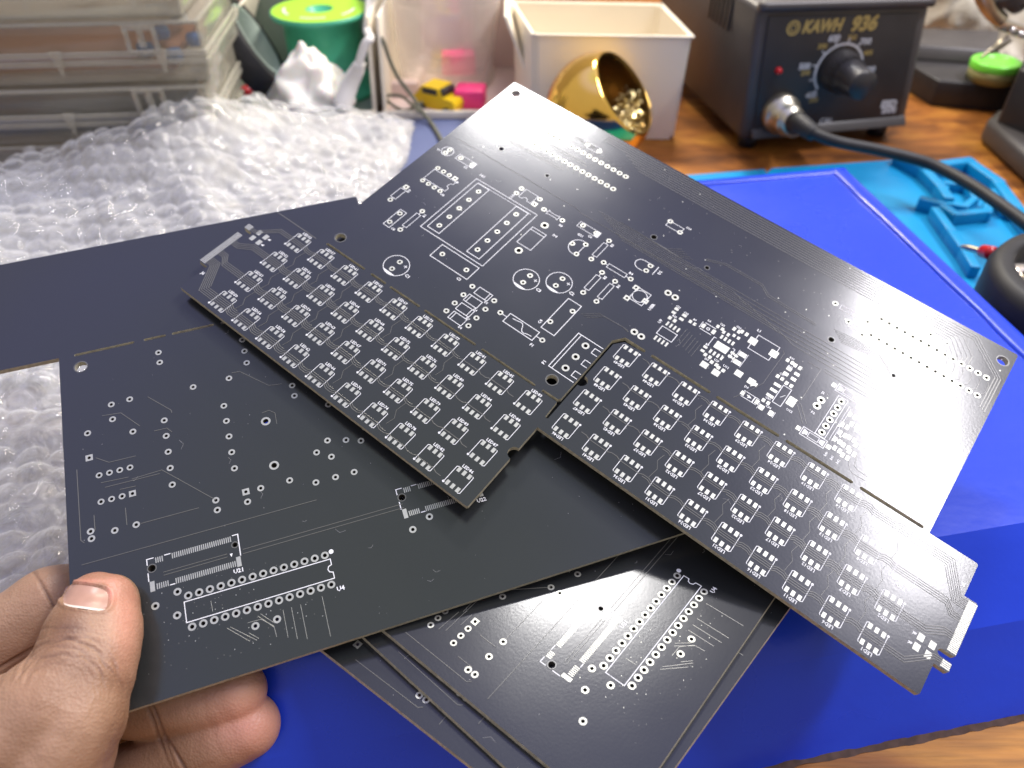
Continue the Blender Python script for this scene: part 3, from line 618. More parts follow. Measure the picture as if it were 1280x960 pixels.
def back_parts():
    "art of the back face, one list of (name, mesh, kind)"
    out = []
    def add(name, a, kind=None): out.append((name, a.mesh(name, [M['silk'], M['pad'], M['trace']]), kind))
    a = Art(True)
    for x, y, ro, ri, q in TH_: a.ring(x, y, ro, ri, 16, 1, q)
    for x, y, r in NP: a.ring(x, y, r+.3, r+.05, 24, 2)
    add('solder_pads', a, 'stuff')
    for ox, nm in ((0, 'U21'), (62.75, 'U22'), (125.6, 'U23')):
        a = Art(True)
        X = lambda v: v+ox
        n = 0
        for k in range(4): a.rect(X(22.6+.5*k), 103.2, .26, 1.45)
        for k in range(29): a.rect(X(26.5+.5*k), 103.2, .26, 1.45)
        for k in range(6): a.rect(X(22.3+.5*k), 109.9, .26, 1.45)
        for k in range(29): a.rect(X(26.7+.5*k), 109.9, .26, 1.45)
        a.rect(X(21.2), 109.6, 1.1, 2.6); a.rect(X(41.65), 109.6, 1.1, 2.6)
        for pts in ([(22.1, 102.4), (20.5, 102.4), (20.5, 104.0)], [(20.5, 106), (20.5, 108.2)], [(24.6, 102.5), (26.1, 102.5)], [(25.2, 110.5), (26.4, 110.5)], [(41.0, 102.4), (42.4, 102.4), (42.3, 108.2)]): a.line([(X(p), q) for p, q in pts], .24)
        a.poly([(X(39.8), 107.0), (X(40.5), 107.0), (X(40.15), 107.9)][::-1], 0); a.text(nm, X(41.3), 111.9, 1.5, pi)
        add('socket_footprint', a)
    for ox, nm in ((0, 'U4'), (126.8, 'U6')):
        a = Art(True); pts = [(27.9, 115.7), (63.1, 115.7), (63.1, 117.2), (62.3, 117.5), (62, 118.2), (62.3, 118.9), (63.1, 119.2), (63.1, 120.8), (27.9, 120.8)]
        a.line([(x+ox, y) for x, y in pts], .22, 0, True); a.circ(63.7+ox, 113.9, .3, .6, 12); a.text(nm, 64.0+ox, 123.8, 1.6, pi)
        add('chip_outline', a)
    a = Art(True); T = lambda pts, w=.2: a.line(pts, w, 2, False, 0, .05)
    for pts in ([(47.9, 53.9), (50.1, 54.1), (57.1, 61.0), (60.7, 61.5)], [(25, 55.3), (30.5, 61.3), (30.7, 62.3)], [(12.9, 57.9), (17.7, 58.4), (22.2, 64)], [(25.6, 66.6), (28.9, 66.7), (30.1, 68.3)], [(11.4, 78.1), (18.2, 78.5)],
                [(12.3, 79.7), (25.8, 79.8)], [(15.8, 81.4), (19.7, 81.6)], [(18.9, 79.3), (26.4, 78.9), (38.5, 91.5)], [(20, 92.4), (34.2, 92.4)], [(53.8, 69.3), (55.8, 69), (57.2, 70.3), (57.1, 73.9)], [(10.6, 70.4), (13.7, 72.7), (20.4, 72.8)],
                [(5.8, 72.5), (5.8, 92.6), (6.6, 93.5)], [(5.7, 99.1), (63, 99.1)], [(9.2, 86.7), (9.2, 91)], [(16.7, 87), (16.7, 91.8)], [(24, 106.8), (39.2, 106.8)], [(24, 107.6), (39.2, 107.6)], [(42.9, 107.9), (84, 107.9)], [(43, 106.8), (84, 106.8)]): T(pts, .2)
    add('copper_tracks', a, 'stuff')
    a = Art(True); T = lambda pts, w=.2: a.line(pts, w, 1, False, -.02, .02)
    for pts in ([(59.3, 124.3), (59.3, 134.3)], [(54, 124.7), (54, 133.2)], [(51.8, 124.7), (51.8, 132.5)], [(49.8, 124.7), (49.8, 131.5)], [(41.4, 125.2), (44.5, 125.3), (47.1, 127.8), (47.3, 130.5)],
                [(36.6, 124.9), (41.2, 129.6)], [(37.4, 124.9), (42.8, 129.9)], [(41.3, 127.6), (43.3, 129.6)], [(43.9, 124.3), (47.1, 128.1)], [(44.6, 124.0), (47.2, 127)], [(33.9, 117.3), (34, 120)]): T(pts, .1)
    for _ in range(90):
        x = rng.uniform(22, 60); y = rng.uniform(111.5, 132)
        a.circ(x, y, .07, .1, 6, 1 if rng.random() < .3 else 2)
    add('via_dots', a, 'stuff')
    return out
BACK = back_parts()
def dust_mesh(back, seed):
    r = np.random.default_rng(seed); a = Art(back, .02)
    for _ in range(130):
        x, y = r.uniform(4, 190), r.uniform(37, 134); k = r.uniform(.04, .11); a.poly([(x+k*math.cos(q)*r.uniform(.6, 1.3), y+k*math.sin(q)*r.uniform(.6, 1.3)) for q in np.arange(0, 6.2, 1.1)], 0)
    for _ in range(26):
        x, y, q = r.uniform(4, 190), r.uniform(37, 134), r.uniform(0, pi); l = r.uniform(.5, 1.8); a.line([(x, y), (x+l*math.cos(q), y+l*math.sin(q)), (x+1.7*l*math.cos(q+.5), y+1.7*l*math.sin(q+.5))], .045, 2)
    return a.mesh('dust', [M['dust'], M['pad'], M['dust']])
def cam_matrix(Mx, t):
    c = [Vector(Mx[i]) for i in range(3)]
    X = W((c[0][0], c[1][0], c[2][0]))-W((0, 0, 0)); Y = W((c[0][1], c[1][1], c[2][1]))-W((0, 0, 0)); Z = W((c[0][2], c[1][2], c[2][2]))-W((0, 0, 0))
    X, Y, Z = X*1000, Y*1000, Z*1000; o = W(t)
    return Matrix(((X.x, Y.x, Z.x, o.x), (X.y, Y.y, Z.y, o.y), (X.z, Y.z, Z.z, o.z), (0, 0, 0, 1)))
P1 = cam_matrix([[0.787957, 0.613911, 0.047286], [0.543082, -0.656748, -0.523206], [-0.290147, 0.437944, -0.850894]], (-85.078146, -24.141308, 222.787292))
P2 = cam_matrix([[0.944679, 0.321635, -0.064281], [-0.244136, 0.820394, 0.517061], [0.219040, -0.472763, 0.853532]], (-142.353907, -35.680059, 230.671663)) @ Matrix.Translation((0, 0, 1.6*mm))
P3 = cam_matrix([[0.644715, 0.764305, 0.013435], [-0.481767, 0.392615, 0.783424], [0.593500, -0.511558, 0.621342]], (-84.9, 34.35, 216.8)) @ Matrix.Translation((0, 0, 1.6*mm))
P4 = P3 @ Matrix.Translation((-1.66*mm, 1.43*mm, 1.72*mm)) @ Matrix.Rotation(R(1.9), 4, 'Z')
P5 = P3 @ Matrix.Translation((-15.67*mm, -5.19*mm, 3.44*mm)) @ Matrix.Rotation(R(-3.3), 4, 'Z')
GRP = 'black printed circuit board panels'
def board(label, Pm, front):
    t = thing('circuit_board_panel', label, 'circuit board', mw=Pm, group=GRP); link('laminate', PANEL, t)
    tag(link('dust', dust_mesh(not front, len(label)), t), None, None, None, 'stuff')
    if front: leds(t); front_art(t)
    else:
        for n, me, k in BACK: tag(link(n, me, t), None, None, None, k)
    return t
board('uppermost black circuit board with two strips of numbered LED footprints and glare at its corners', P1, True)
board('black circuit board pinched between thumb and fingers, plain back side up', P2, False)
board('black circuit board on the blue box, top one of the fanned stack of backs', P3, False)
board('second black circuit board of the fanned stack, only a narrow edge strip showing', P4, False)
board('lowest black circuit board of the fanned stack, sticking out furthest at its left', P5, False)

# ------------------------------------------------------------------ the table
t = MB(); t.quad((-1.2, -.4, 0), (1.2, -.4, 0), (1.2, .95, 0), (-1.2, .95, 0)); tag(t.build('table_top', M['wood'], fix=False), kind='structure')
# pale backdrop behind the shelves of bins
t = MB(); t.box((0, .98, .45), (2.6, .04, 1.0)); tag(t.build('wall', mat('pale_wall', (.62, .60, .55), .8, var=.08, vscale=6)), kind='structure')

# slate blue sheet under the bubble wrap
t = MB(); t.box((-.17, .40, .0012), (.44, .30, .0018), R(3), bev=.0006); tag(t.build('cover_sheet', M['sheet']), 'flat slate blue sheet under the bubble wrap, showing a strip before the white bins', 'sheet')

# ------------------------------------------------------------------ blue box
def V3(x, y, z): return Vector((x*mm, y*mm, z*mm))
bx = thing('cardboard_box', 'bright blue shallow cardboard box with sloping front under the circuit boards', 'box', V3(60, 200, 0))
ZT = 39.0
FR, FL, BR, BL = (207, 153), (-84, 97), (175, 377), (-112, 322)
def grid_face(c, nx, ny, f, mi=0):
    "bilinear grid between four corners (a b / d c), displaced by f(u, v, p)"
    A, B, C, D = [Vector(q) for q in c]; vs = []
    for j in range(ny+1):
        for i in range(nx+1):
            u, v = i/nx, j/ny; p = A*(1-u)*(1-v)+B*u*(1-v)+C*u*v+D*(1-u)*v; vs.append(p+f(u, v, p))
    return vs, [(j*(nx+1)+i, j*(nx+1)+i+1, (j+1)*(nx+1)+i+1, (j+1)*(nx+1)+i) for j in range(ny) for i in range(nx)]
def wav(u, v, p):
    e = min(1, 8*min(u, 1-u))*min(1, 8*min(v, 1-v)); n = noise.fractal(p*26, 1, 2, 3)
    return Vector((0, 0, .0007*n*e))
m_ = MB()
vs, fs = grid_face([V3(*FL, ZT), V3(*FR, ZT), V3(*BR, ZT), V3(*BL, ZT)], 60, 46, wav); m_.add(vs, fs, 0, True)
m_.build('lid', M['bluebox'], bx, fix=False)
m_ = MB(); fl, fr = V3(-92, 58, 0.8), V3(214, 114.5, .8)
mid1, mid2 = V3(-89, 76, 22.5), V3(211, 132, 22.5)
def wv2(u, v, p): return Vector((0, -.0016*noise.noise(p*30)*min(1, 6*v)*min(1, 6*(1-v)), .0016*noise.noise(p*22+Vector((3, 3, 3)))*min(1, 6*v)*min(1, 6*(1-v))))
vs, fs = grid_face([fl, fr, mid2, mid1], 60, 10, wv2); m_.add(vs, fs, 0, True)
vs, fs = grid_face([mid1, mid2, V3(*FR, ZT), V3(*FL, ZT)], 60, 10, wv2); m_.add(vs, fs, 0, True)
m_.build('front_flap', M['bluebox'], bx, fix=False)
m_ = MB()   # side and back walls
m_.quad(V3(*FR, ZT), V3(209, 114.5, .8), V3(174, 376, .8), V3(*BR, ZT)); m_.quad(V3(*BR, ZT), V3(174, 376, .8), V3(-112, 321, .8), V3(*BL, ZT)); m_.quad(V3(*BL, ZT), V3(-116, 326, .8), fl, V3(*FL, ZT))
m_.build('side_wall', M['bluebox'], bx, fix=False)
m_ = MB()   # raised rolled rim of the lid along the right and far edges
def rim(a, b, w, h):
    a = Vector(a); b = Vector(b); d = (b-a).normalized(); s = Vector((-d.y, d.x, 0))
    prof = [(0, -.008), (.0004, h*.8), (w*.12, h), (w*.8, h*.9), (w, h*.3), (w+.0006, -.004)]; n = 40; vs = []
    for i in range(n+1):
        p = a+(b-a)*i/n; q = 1+.12*noise.noise(p*40)
        vs += [p+s*x*q+Vector((0, 0, z*(q if z > 0 else 1))) for x, z in prof]
    k = len(prof); m_.add(vs, [(i*k+j, i*k+j+1, (i+1)*k+j+1, (i+1)*k+j) for i in range(n) for j in range(k-1)], 0, True)
rim(V3(208.5, 148, ZT), V3(176.5, 376, ZT), .0080, .0015)
rim(V3(176, 379, ZT), V3(-110, 325, ZT), .0050, .0012)
m_.build('lid_rim', M['bluebox'], bx)
m_ = MB(); vs, fs = grid_face([fl+V3(-1, -1.1, -.7), fr+V3(1, -1.1, -.7), fr+V3(1, .5, .6), fl+V3(-1, .5, .6)], 260, 1, lambda u, v, p: Vector((0, -.0009*max(0, noise.noise(p*60))*(1-v)+.0005*noise.noise(p*300)*(1-v), .0004*noise.noise(p*300)))); m_.add(vs, fs)
m_.build('torn_edge', M['boxedge'], bx, fix=False)

# ------------------------------------------------------------------ silicone work mat
sm = thing('silicone_mat', 'turquoise silicone repair mat with moulded trays, sticking out behind the blue box', 'mat', V3(220, 400, 0))
def zp(pts, z): return [at(u, v, z) for u, v in pts]
def prism(mb, pts, z0, z1, mi=0, bev=0):
    n = len(pts); bm = bmesh.new(); lo = [bm.verts.new((p[0], p[1], z0)) for p in pts]; hi = [bm.verts.new((p[0], p[1], z1)) for p in pts]
    bm.faces.new(hi); bm.faces.new(lo[::-1])
    for i in range(n): bm.faces.new((lo[i], lo[(i+1) % n], hi[(i+1) % n], hi[i]))
    bmesh.ops.recalc_face_normals(bm, faces=bm.faces[:])
    if bev: bmesh.ops.bevel(bm, geom=[e for e in bm.edges if e.verts[0].co.z > z1-1e-6 and e.verts[1].co.z > z1-1e-6], offset=bev, segments=2, affect='EDGES')
    bm.verts.index_update(); mb.bm(bm, None, mi, False)
m_ = MB(); prism(m_, zp([(840, 226), (955, 217), (957, 221), (963, 216), (1122, 205), (1150, 218), (1205, 213), (1240, 240), (1300, 300), (1340, 420), (1100, 520), (760, 330)], .0), 0.0003, .0035, 0, .0008); m_.build('base', M['mat'], sm)
def outline_wall(pts, w, z0, z1, name='tray_wall'):
    P = zp(pts, z0); mb = MB(); n = len(P)
    for i in range(n-1):
        a, b = P[i], P[i+1]; d = (b-a).normalized(); s = Vector((-d.y, d.x, 0))*w/2; a = a-d*w/2; b = b+d*w/2
        mb.hexa([a-s, b-s, b+s, a+s], [(p+Vector((0, 0, z1-z0-.00025*i))) for p in (a-s, b-s, b+s, a+s)], 0, .0006)
    mb.build(name, M['mat'], sm)
outline_wall([(1122, 206), (1150, 223), (1170, 244), (1180, 258)], .006, .0034, .011)
outline_wall([(1150, 222), (1205, 215), (1240, 240), (1262, 270), (1290, 305)], .007, .0034, .012)
outline_wall([(1180, 238), (1205, 240), (1215, 256), (1203, 266), (1182, 262), (1176, 250), (1180, 238)], .004, .0034, .009)
outline_wall([(1150, 262), (1172, 268), (1188, 280), (1228, 276), (1232, 262)], .005, .0034, .011)
outline_wall([(1165, 276), (1182, 300), (1200, 325), (1212, 345)], .005, .0034, .011)
outline_wall([(1238, 250), (1252, 272)], .004, .0034, .010)

# ------------------------------------------------------------------ soldering station
stn = thing('soldering_station', 'dark soldering station with a round temperature knob and gold lettering', 'soldering station', at(925, 178, .008))
pBL, pBR = at(925, 178, .008), at(1130, 160, .008)
pTL = aty(948, 10, .0); 
def on_vert(u, v, a, b):
    "point seen at u, v on the vertical plane through a and b"
    d = ray(u, v); o = Vector((0, 0, CAMH)); e = b-a; n = Vector((-e.y, e.x, 0)); return o+d*((a-o).dot(n)/d.dot(n))
ex = (pBR-pBL).normalized(); ex.z = 0; ex.normalize(); ey = Vector((-ex.y, ex.x, 0))
S = lambda u, v, out=0: on_vert(u, v, pBL, pBR)-ey*out
c = [S(925, 176), S(1131, 159), S(1165, 3), S(948, 9)]
m_ = MB(); dp = ey*.165; m_.hexa([c[0], c[1], c[1]+dp, c[0]+dp], [c[3], c[2], c[2]+dp, c[3]+dp], 0, .004); m_.build('housing', M['steelpaint'], stn)
ins = .0045; ctr = sum(c, Vector())/4
def shrink(k): return [p+(ctr-p).normalized()*k for p in c]
ci = shrink(.009); f0 = [p-ey*.0002 for p in ci]; f1 = [p-ey*.0016 for p in ci]
m_ = MB(); m_.hexa([f1[0], f1[1], f0[1], f0[0]], [f1[3], f1[2], f0[2], f0[3]], 0, .0004); m_.build('front_panel', M['black'], stn)
m_ = MB(); b0 = c[0]+ex*.006+Vector((0, 0, .0025)); b1 = c[1]-ex*.004+Vector((0, 0, .0035))     # lower lip
m_.hexa([b0-ey*.006, b1-ey*.006, b1, b0], [b0-ey*.0022+Vector((0, 0, .0055)), b1-ey*.0022+Vector((0, 0, .0055)), b1+Vector((0, 0, .006)), b0+Vector((0, 0, .006))], 0, .001); m_.build('lower_lip', M['steelpaint'], stn)
m_ = MB()
tl, tr = c[3]+Vector((0, 0, .0005)), c[2]+Vector((0, 0, .0005))
m_.tube([tl-ey*.001, (tl+tr)/2-ey*.001, tr-ey*.001], .0028, 10); m_.build('top_trim', M['steelpaint'], stn)
for k, p in enumerate((c[0]+ex*.012+ey*.012, c[1]-ex*.012+ey*.012, c[0]+ex*.012+ey*.14, c[1]-ex*.012+ey*.14)):
    f = MB(); f.lathe([(0, 0.0002), (.006, .0002), (.007, .009), (0, .009)], (p.x, p.y, 0), n=20); f.build('foot', M['rubber'], stn)
m_ = MB()    # vent slots on the left side, near the top
for k in range(6):
    p = c[3]+ey*(.035+.006*k)-Vector((0, 0, .012)); m_.box(p-ex*.0004, (.0012, .003, .022), math.atan2(ex.y, ex.x), 0, .0003)
m_.build('vent', M['black'], stn)
TS = Matrix(((ex.x, 0, -ey.x, 0), (ex.y, 0, -ey.y, 0), (0, 1, 0, 0), (0, 0, 0, 1)))   # x along the panel, y up, z out
def onp(u, v, out): m2 = TS.copy(); m2.translation = S(u, v, out); return m2
def ptext(name, s, u, v, size, mt, bold=.0, shear=0, sx=1.0):
    vv, ff = text_geo(s, size, bold, 3, 1.0, shear); m2 = onp(u, v, .0019); t = MB(); t.add([m2 @ Vector((p.x*sx, p.y, 0)) for p in vv], ff)
    return t.build(name, mt, stn, fix=False)
ptext('brand_lettering', 'KAWH', 1026, 32, .0098, M['goldprint'], .0005, .2, .86); ptext('model_lettering', '936', 1078, 29, .0118, M['goldprint'], .0006, .15, .98)
m_ = MB(); m2 = onp(990, 34, .0019)
for r0, r1 in ((.0032, .0044), (.0016, .0024)):
    vs = []; [vs.extend((m2 @ Vector((r0*math.cos(2*pi*i/24), r0*math.sin(2*pi*i/24), 0)), m2 @ Vector((r1*math.cos(2*pi*i/24), r1*math.sin(2*pi*i/24), 0)))) for i in range(24)]
    m_.add(vs, [(2*i, 2*i+1, (2*i+3) % 48, (2*i+2) % 48) for i in range(24)])
m_.build('emblem', M['goldprint'], stn, fix=False)
kc = S(1046, 82, 0)
m_ = MB(); m2 = onp(1046, 86, .0020); vs = []; N = 60
for i in range(N+1):
    a = R(225-250*i/N); vs += [m2 @ Vector((.0150*math.cos(a), .0150*math.sin(a), 0)), m2 @ Vector((.0165*math.cos(a), .0165*math.sin(a), 0))]
m_.add(vs, [(2*i, 2*i+1, 2*i+3, 2*i+2) for i in range(N)])
for a in (225, 197, 168, 140, 112, 84, 57, 5, -20):
    a = R(a); d = Vector((math.cos(a), math.sin(a), 0)); s = Vector((-d.y, d.x, 0))*.00045; m_.quad(*(m2 @ (q) for q in (d*.0165-s, d*.0192-s, d*.0192+s, d*.0165+s)))
m_.build('dial_scale', M['greyprint'], stn, fix=False)
for s, u, v in (('400', 1012, 118), ('500', 1004, 82), ('600', 1041, 47), ('700', 1080, 51), ('800', 1085, 86)): ptext('dial_number', s, u, v, .0052, M['greyprint'], .0002)
for s, u, v in (('200', 1015, 124), ('250', 1005, 90), ('300', 1026, 57), ('350', 1063, 46), ('400', 1083, 65)): ptext('dial_number', s, u, v, .0042, M['goldprint'], .0001)
ptext('lettering', 'ESD', 1109, 129, .0066, M['greyprint'], .0004); ptext('lettering', 'SAFE', 1109, 137, .0048, M['greyprint'], .0003); ptext('lettering', 'CAL', 1031, 150, .0052, M['greyprint'], .0001)
kn = MB(); TK = TS.copy(); TK.translation = S(1046, 86, .0016)
kn.lathe([(.0128, 0), (.0128, .004), (.0116, .006), (.0108, .014), (.0094, .017), (.0090, .029), (.0082, .0305), (0, .0305)], T=TK, n=40)
ko = kn.build('knob', M['black'], stn)
kr = MB()
for i in range(30):
    a = 2*pi*i/30; kr.box((.0110*math.cos(a), .0110*math.sin(a), .010), (.0010, .0008, .008), a, 0, 0, TK)
kr.build('grip_ridge', M['black'], ko)
m_ = MB(); TL = TS.copy(); TL.translation = S(971, 87, .0016); m_.lathe([(.0022, 0), (.0022, .001), (.0016, .0026), (0, .003)], T=TL, n=20); m_.build('indicator_lamp', M['red'], stn)
TC = TS.copy(); TC.translation = S(972, 139, .0010)
m_ = MB(); m_.lathe([(.0125, 0), (.0125, .006), (.0115, .0075), (.0102, .008), (.0098, .016), (.0088, .018), (.0075, .0185), (.0075, .024), (0, .024)], T=TC, n=36); m_.build('connector_socket', M['nickel'], stn)

# iron cable: leaves the socket, lies on the table and runs off to the right
cb = thing('iron_cable', 'thick black cable curving from the soldering station socket to the right', 'cable', at(1160, 200, .004))
p0 = TC @ Vector((0, 0, .022)); 
m_ = MB(); m_.tube([p0, atd(996, 152, 457), atd(1008, 160, 449), atd(1018, 168, 445)], [.0062, .006, .0052, .0042], 16); m_.build('strain_relief', M['rubber'], cb)
m_ = MB(); m_.tube([atd(1012, 164, 446), atd(1045, 177, 440), atd(1100, 188, 440), atd(1160, 204, 436), atd(1205, 226, 420), atd(1245, 252, 400), atd(1290, 285, 380)], .0033, 14); m_.build('cord', M['rubber'], cb)

# ------------------------------------------------------------------ white bins
GB = 'white plastic storage bins'
def bin_open(label, xl0, xl1, xr0, xr1, y0, y1, h, inner, z0=.0025):
    "front open bin: xl0/xl1 left side at floor/top of the front, xr0/xr1 right side"
    w = 2.4*mm; t = thing('storage_bin', label, 'bin', V3((xl0+xr0)/2, y0, 0), GB)
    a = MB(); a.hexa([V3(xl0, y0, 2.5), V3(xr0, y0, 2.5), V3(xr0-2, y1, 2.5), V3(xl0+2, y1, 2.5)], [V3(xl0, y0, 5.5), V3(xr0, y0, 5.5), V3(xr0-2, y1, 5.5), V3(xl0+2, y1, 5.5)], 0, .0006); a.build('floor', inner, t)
    for nm, x0, x1, s in (('side_wall', xl0, xl1, 1), ('side_wall', xr0, xr1, -1)):
        a = MB(); ww = 2.6*s; b = [V3(x0, y0-1, 2.5), V3(x0+ww, y0-1, 2.5), V3(x0+ww, y1, 2.5), V3(x0, y1, 2.5)]; tt = [V3(x1, y0+3, h), V3(x1+ww, y0+3, h), V3(x1+ww, y1, h), V3(x1, y1, h)]
        if s < 0: b = [b[1], b[0], b[3], b[2]]; tt = [tt[1], tt[0], tt[3], tt[2]]
        a.hexa(b, tt, 0, .0008); a.build(nm, M['white'], t)
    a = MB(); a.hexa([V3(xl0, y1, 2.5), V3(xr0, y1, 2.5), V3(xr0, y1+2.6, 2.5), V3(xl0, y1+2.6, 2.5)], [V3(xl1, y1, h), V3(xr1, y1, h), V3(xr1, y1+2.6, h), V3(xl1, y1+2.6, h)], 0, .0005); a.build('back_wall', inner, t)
    a = MB(); a.hexa([V3(xl0, y0-2.2, 2.2), V3(xr0, y0-2.2, 2.2), V3(xr0, y0, 2.2), V3(xl0, y0, 2.2)], [V3(xl0, y0-2.2, 8), V3(xr0, y0-2.2, 8), V3(xr0, y0, 8), V3(xl0, y0, 8)], 0, .0006); a.build('front_lip', M['white'], t)
    return t
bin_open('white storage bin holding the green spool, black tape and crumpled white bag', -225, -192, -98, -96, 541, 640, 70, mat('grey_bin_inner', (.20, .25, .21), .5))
bin_open('white storage bin holding the yellow toy car and a clear pinkish container', -93, -91.5, 24, -3, 541, 640, 70, M['pinkwall'])
# third bin: whole, with its smooth front face towards us
tb = thing('storage_bin', 'white storage bin standing empty behind the gold bowl', 'bin', V3(62, 515, 0), GB)
def tray(c0, c1, c2, c3, h, tap, w):
    P = [Vector((q[0], q[1], 0)) for q in (c0, c1, c2, c3)]; cc = sum(P, Vector())/4
    lo = [cc+(p-cc)*tap for p in P]
    def ins(Q, k): return [q+(cc-q).normalized()*k for q in Q]
    O0 = [V3(p.x, p.y, 0.4) for p in lo]; O1 = [V3(p.x, p.y, h) for p in P]; I1 = [V3(p.x, p.y, h) for p in ins(P, w*1.4)]; I0 = [V3(p.x, p.y, 4) for p in ins(lo, w*1.4)]
    bm = bmesh.new(); L = [[bm.verts.new(p) for p in r] for r in (O0, O1, I1, I0)]
    bm.faces.new(L[0][::-1]); bm.faces.new(L[3])
    for a, b in ((0, 1), (1, 2), (2, 3)):
        for i in range(4): j = (i+1) % 4; bm.faces.new((L[a][i], L[a][j], L[b][j], L[b][i]))
    ve = [e for e in bm.edges if (e.verts[0] in L[0] and e.verts[1] in L[1]) or (e.verts[1] in L[0] and e.verts[0] in L[1])]
    bmesh.ops.bevel(bm, geom=ve, offset=.004, segments=4, affect='EDGES'); bm.verts.index_update()
    return bm
m_ = MB(); m_.bm(tray((13, 511), (115, 506), (106, 580), (0, 588), 68, .965, 1.6), None, 0, False); m_.build('shell', M['white'], tb)
r_ = MB()
cr = [V3(13, 511, 68), V3(115, 506, 68), V3(106, 580, 68), V3(0, 588, 68)]
for i in range(4): r_.tube([cr[i], (cr[i]+cr[(i+1) % 4])/2, cr[(i+1) % 4]], .0008, 8)
r_.build('rim', M['white'], tb)

# gold bowl lying on its side, full of gold crumbs
gc = V3(55, 474, 34); gb = thing('gold_bowl', 'shiny gold ball shaped bowl tipped sideways in front of the white bin', 'bowl', gc-Vector((0, 0, .034)))
axis = (atd(785, 118, 440)-gc); axis = Vector((.696, -.325, .64)).normalized()
TG = axis.to_track_quat('Z', 'Y').to_matrix().to_4x4(); TG.translation = gc
prof = [(.034*math.sin(R(k)), -.034*math.cos(R(k))) for k in range(0, 129, 4)]; prof += [(.0335*math.sin(R(k)), -.0335*math.cos(R(k))) for k in (128,)]; prof += [(.0322*math.sin(R(k)), -.0322*math.cos(R(k))) for k in range(127, -1, -6)]
m_ = MB(); m_.lathe(prof[:34], T=TG, n=64); m_.build('shell', M['gold'], gb); m_ = MB(); m_.lathe(prof[33:], T=TG, n=64); m_.build('inner_shell', mat('dark_gold', (.22, .13, .04), .3, metal=.8), gb)
crumb = MB()
for k in range(9000):
    q = Vector(rng.uniform(-.031, .031, 3))
    if q.length > .031 or q.dot(axis) > .0185: continue
    if q.z > -.009+rng.uniform(-.003, .004)+.75*q.x or q.dot(axis) < .004: continue
    p = gc+q; sz = rng.uniform(.0010, .0024); d = [Vector(rng.normal(size=3)).normalized()*sz for _ in range(3)]; crumb.add([p+d[0], p+d[1], p+d[2], p-d[0]*.8], [(0, 1, 2), (0, 2, 3), (0, 3, 1), (1, 3, 2)])
co = crumb.build('gold_crumbs', mat('pale_gold_foil', (.85, .70, .34), .25, metal=.7), None); tag(co, 'loose glittering gold crumbs piled inside the gold bowl', 'crumbs', kind='stuff')

# green spool
sp = V3(-139, 590, 5.6); sl = thing('solder_spool', 'tall green solder spool with a lime printed label on its flange', 'spool', sp)
m_ = MB(); m_.lathe([(0, 0), (.037, 0), (.037, .004), (.0275, .005), (.0275, .0525), (.0345, .0535), (.0352, .055), (.0352, .057), (.0095, .057), (.0090, .046), (0, .046)], sp, n=56); m_.build('spool_body', M['green'], sl)
m_ = MB(); m_.lathe([(.0098, .0573), (.0340, .0573)], sp, n=56); lb = m_.build('label', M['lime'], sl, fix=False)
m_ = MB()
for k, (s, aa) in enumerate((('SOLDER', -90), ('WIRE', 0), ('63/37', 180))): pass
for a0 in (200, 270, 340):
    for j in range(7):
        a = R(a0-18+6*j); m_.box(sp+Vector((.025*math.cos(a), .025*math.sin(a), .0576)), (.0018, .0022, .0003), a)
m_.build('label_print', M['silk'], sl)

# black tape roll leaning
tp = aty(309, 58, .556); tr_ = thing('tape_roll', 'black insulating tape roll leaning against the left wall of the bin', 'tape roll', tp)
TT = Vector((.868, .157, .46)).normalized().to_track_quat('Z', 'Y').to_matrix().to_4x4(); TT.translation = tp
m_ = MB(); m_.lathe([(.0255, -.009), (.0335, -.009), (.0340, -.0085), (.0340, .0085), (.0335, .009), (.0255, .009), (.0255, -.009)], T=TT, n=56); tap = m_.build('tape', M['rubber'], tr_)
m_ = MB(); m_.lathe([(.0240, -.0092), (.0254, -.0092), (.0254, .0092), (.0240, .0092), (.0240, -.0092)], T=TT, n=48); m_.build('core', M['greycore'], tr_)
m_ = MB(); p = aty(308, 114, .55); m_.lathe([(0, -.004), (.0045, -.003), (.005, 0), (.0045, .003), (0, .004)], p, n=18); tag(m_.build('red_button', M['red']), 'small round red plastic button lying below the black tape roll', 'button')
# crumpled bag
bm = bmesh.new(); bmesh.ops.create_icosphere(bm, subdivisions=5, radius=1)
bc = aty(388, 118, .545)
for v in bm.verts:
    n = noise.fractal(v.co*1.1, 1, 2, 2)*.30+.30*abs(noise.noise(v.co*2.1+Vector((4, 1, 2)))); h = max(0, v.co.z)
    k = 1+n; v.co = Vector((v.co.x*.029*k*(1-.45*h), v.co.y*.020*k*(1-.4*h), v.co.z*.030*k if v.co.z > 0 else v.co.z*.016))+bc+Vector((.004*h, 0, 0))
m_ = MB(); m_.bm(bm, None, 0, True); tag(m_.build('crumpled_bag', M['tissue']), 'crumpled white plastic bag in front of the green spool', 'bag')
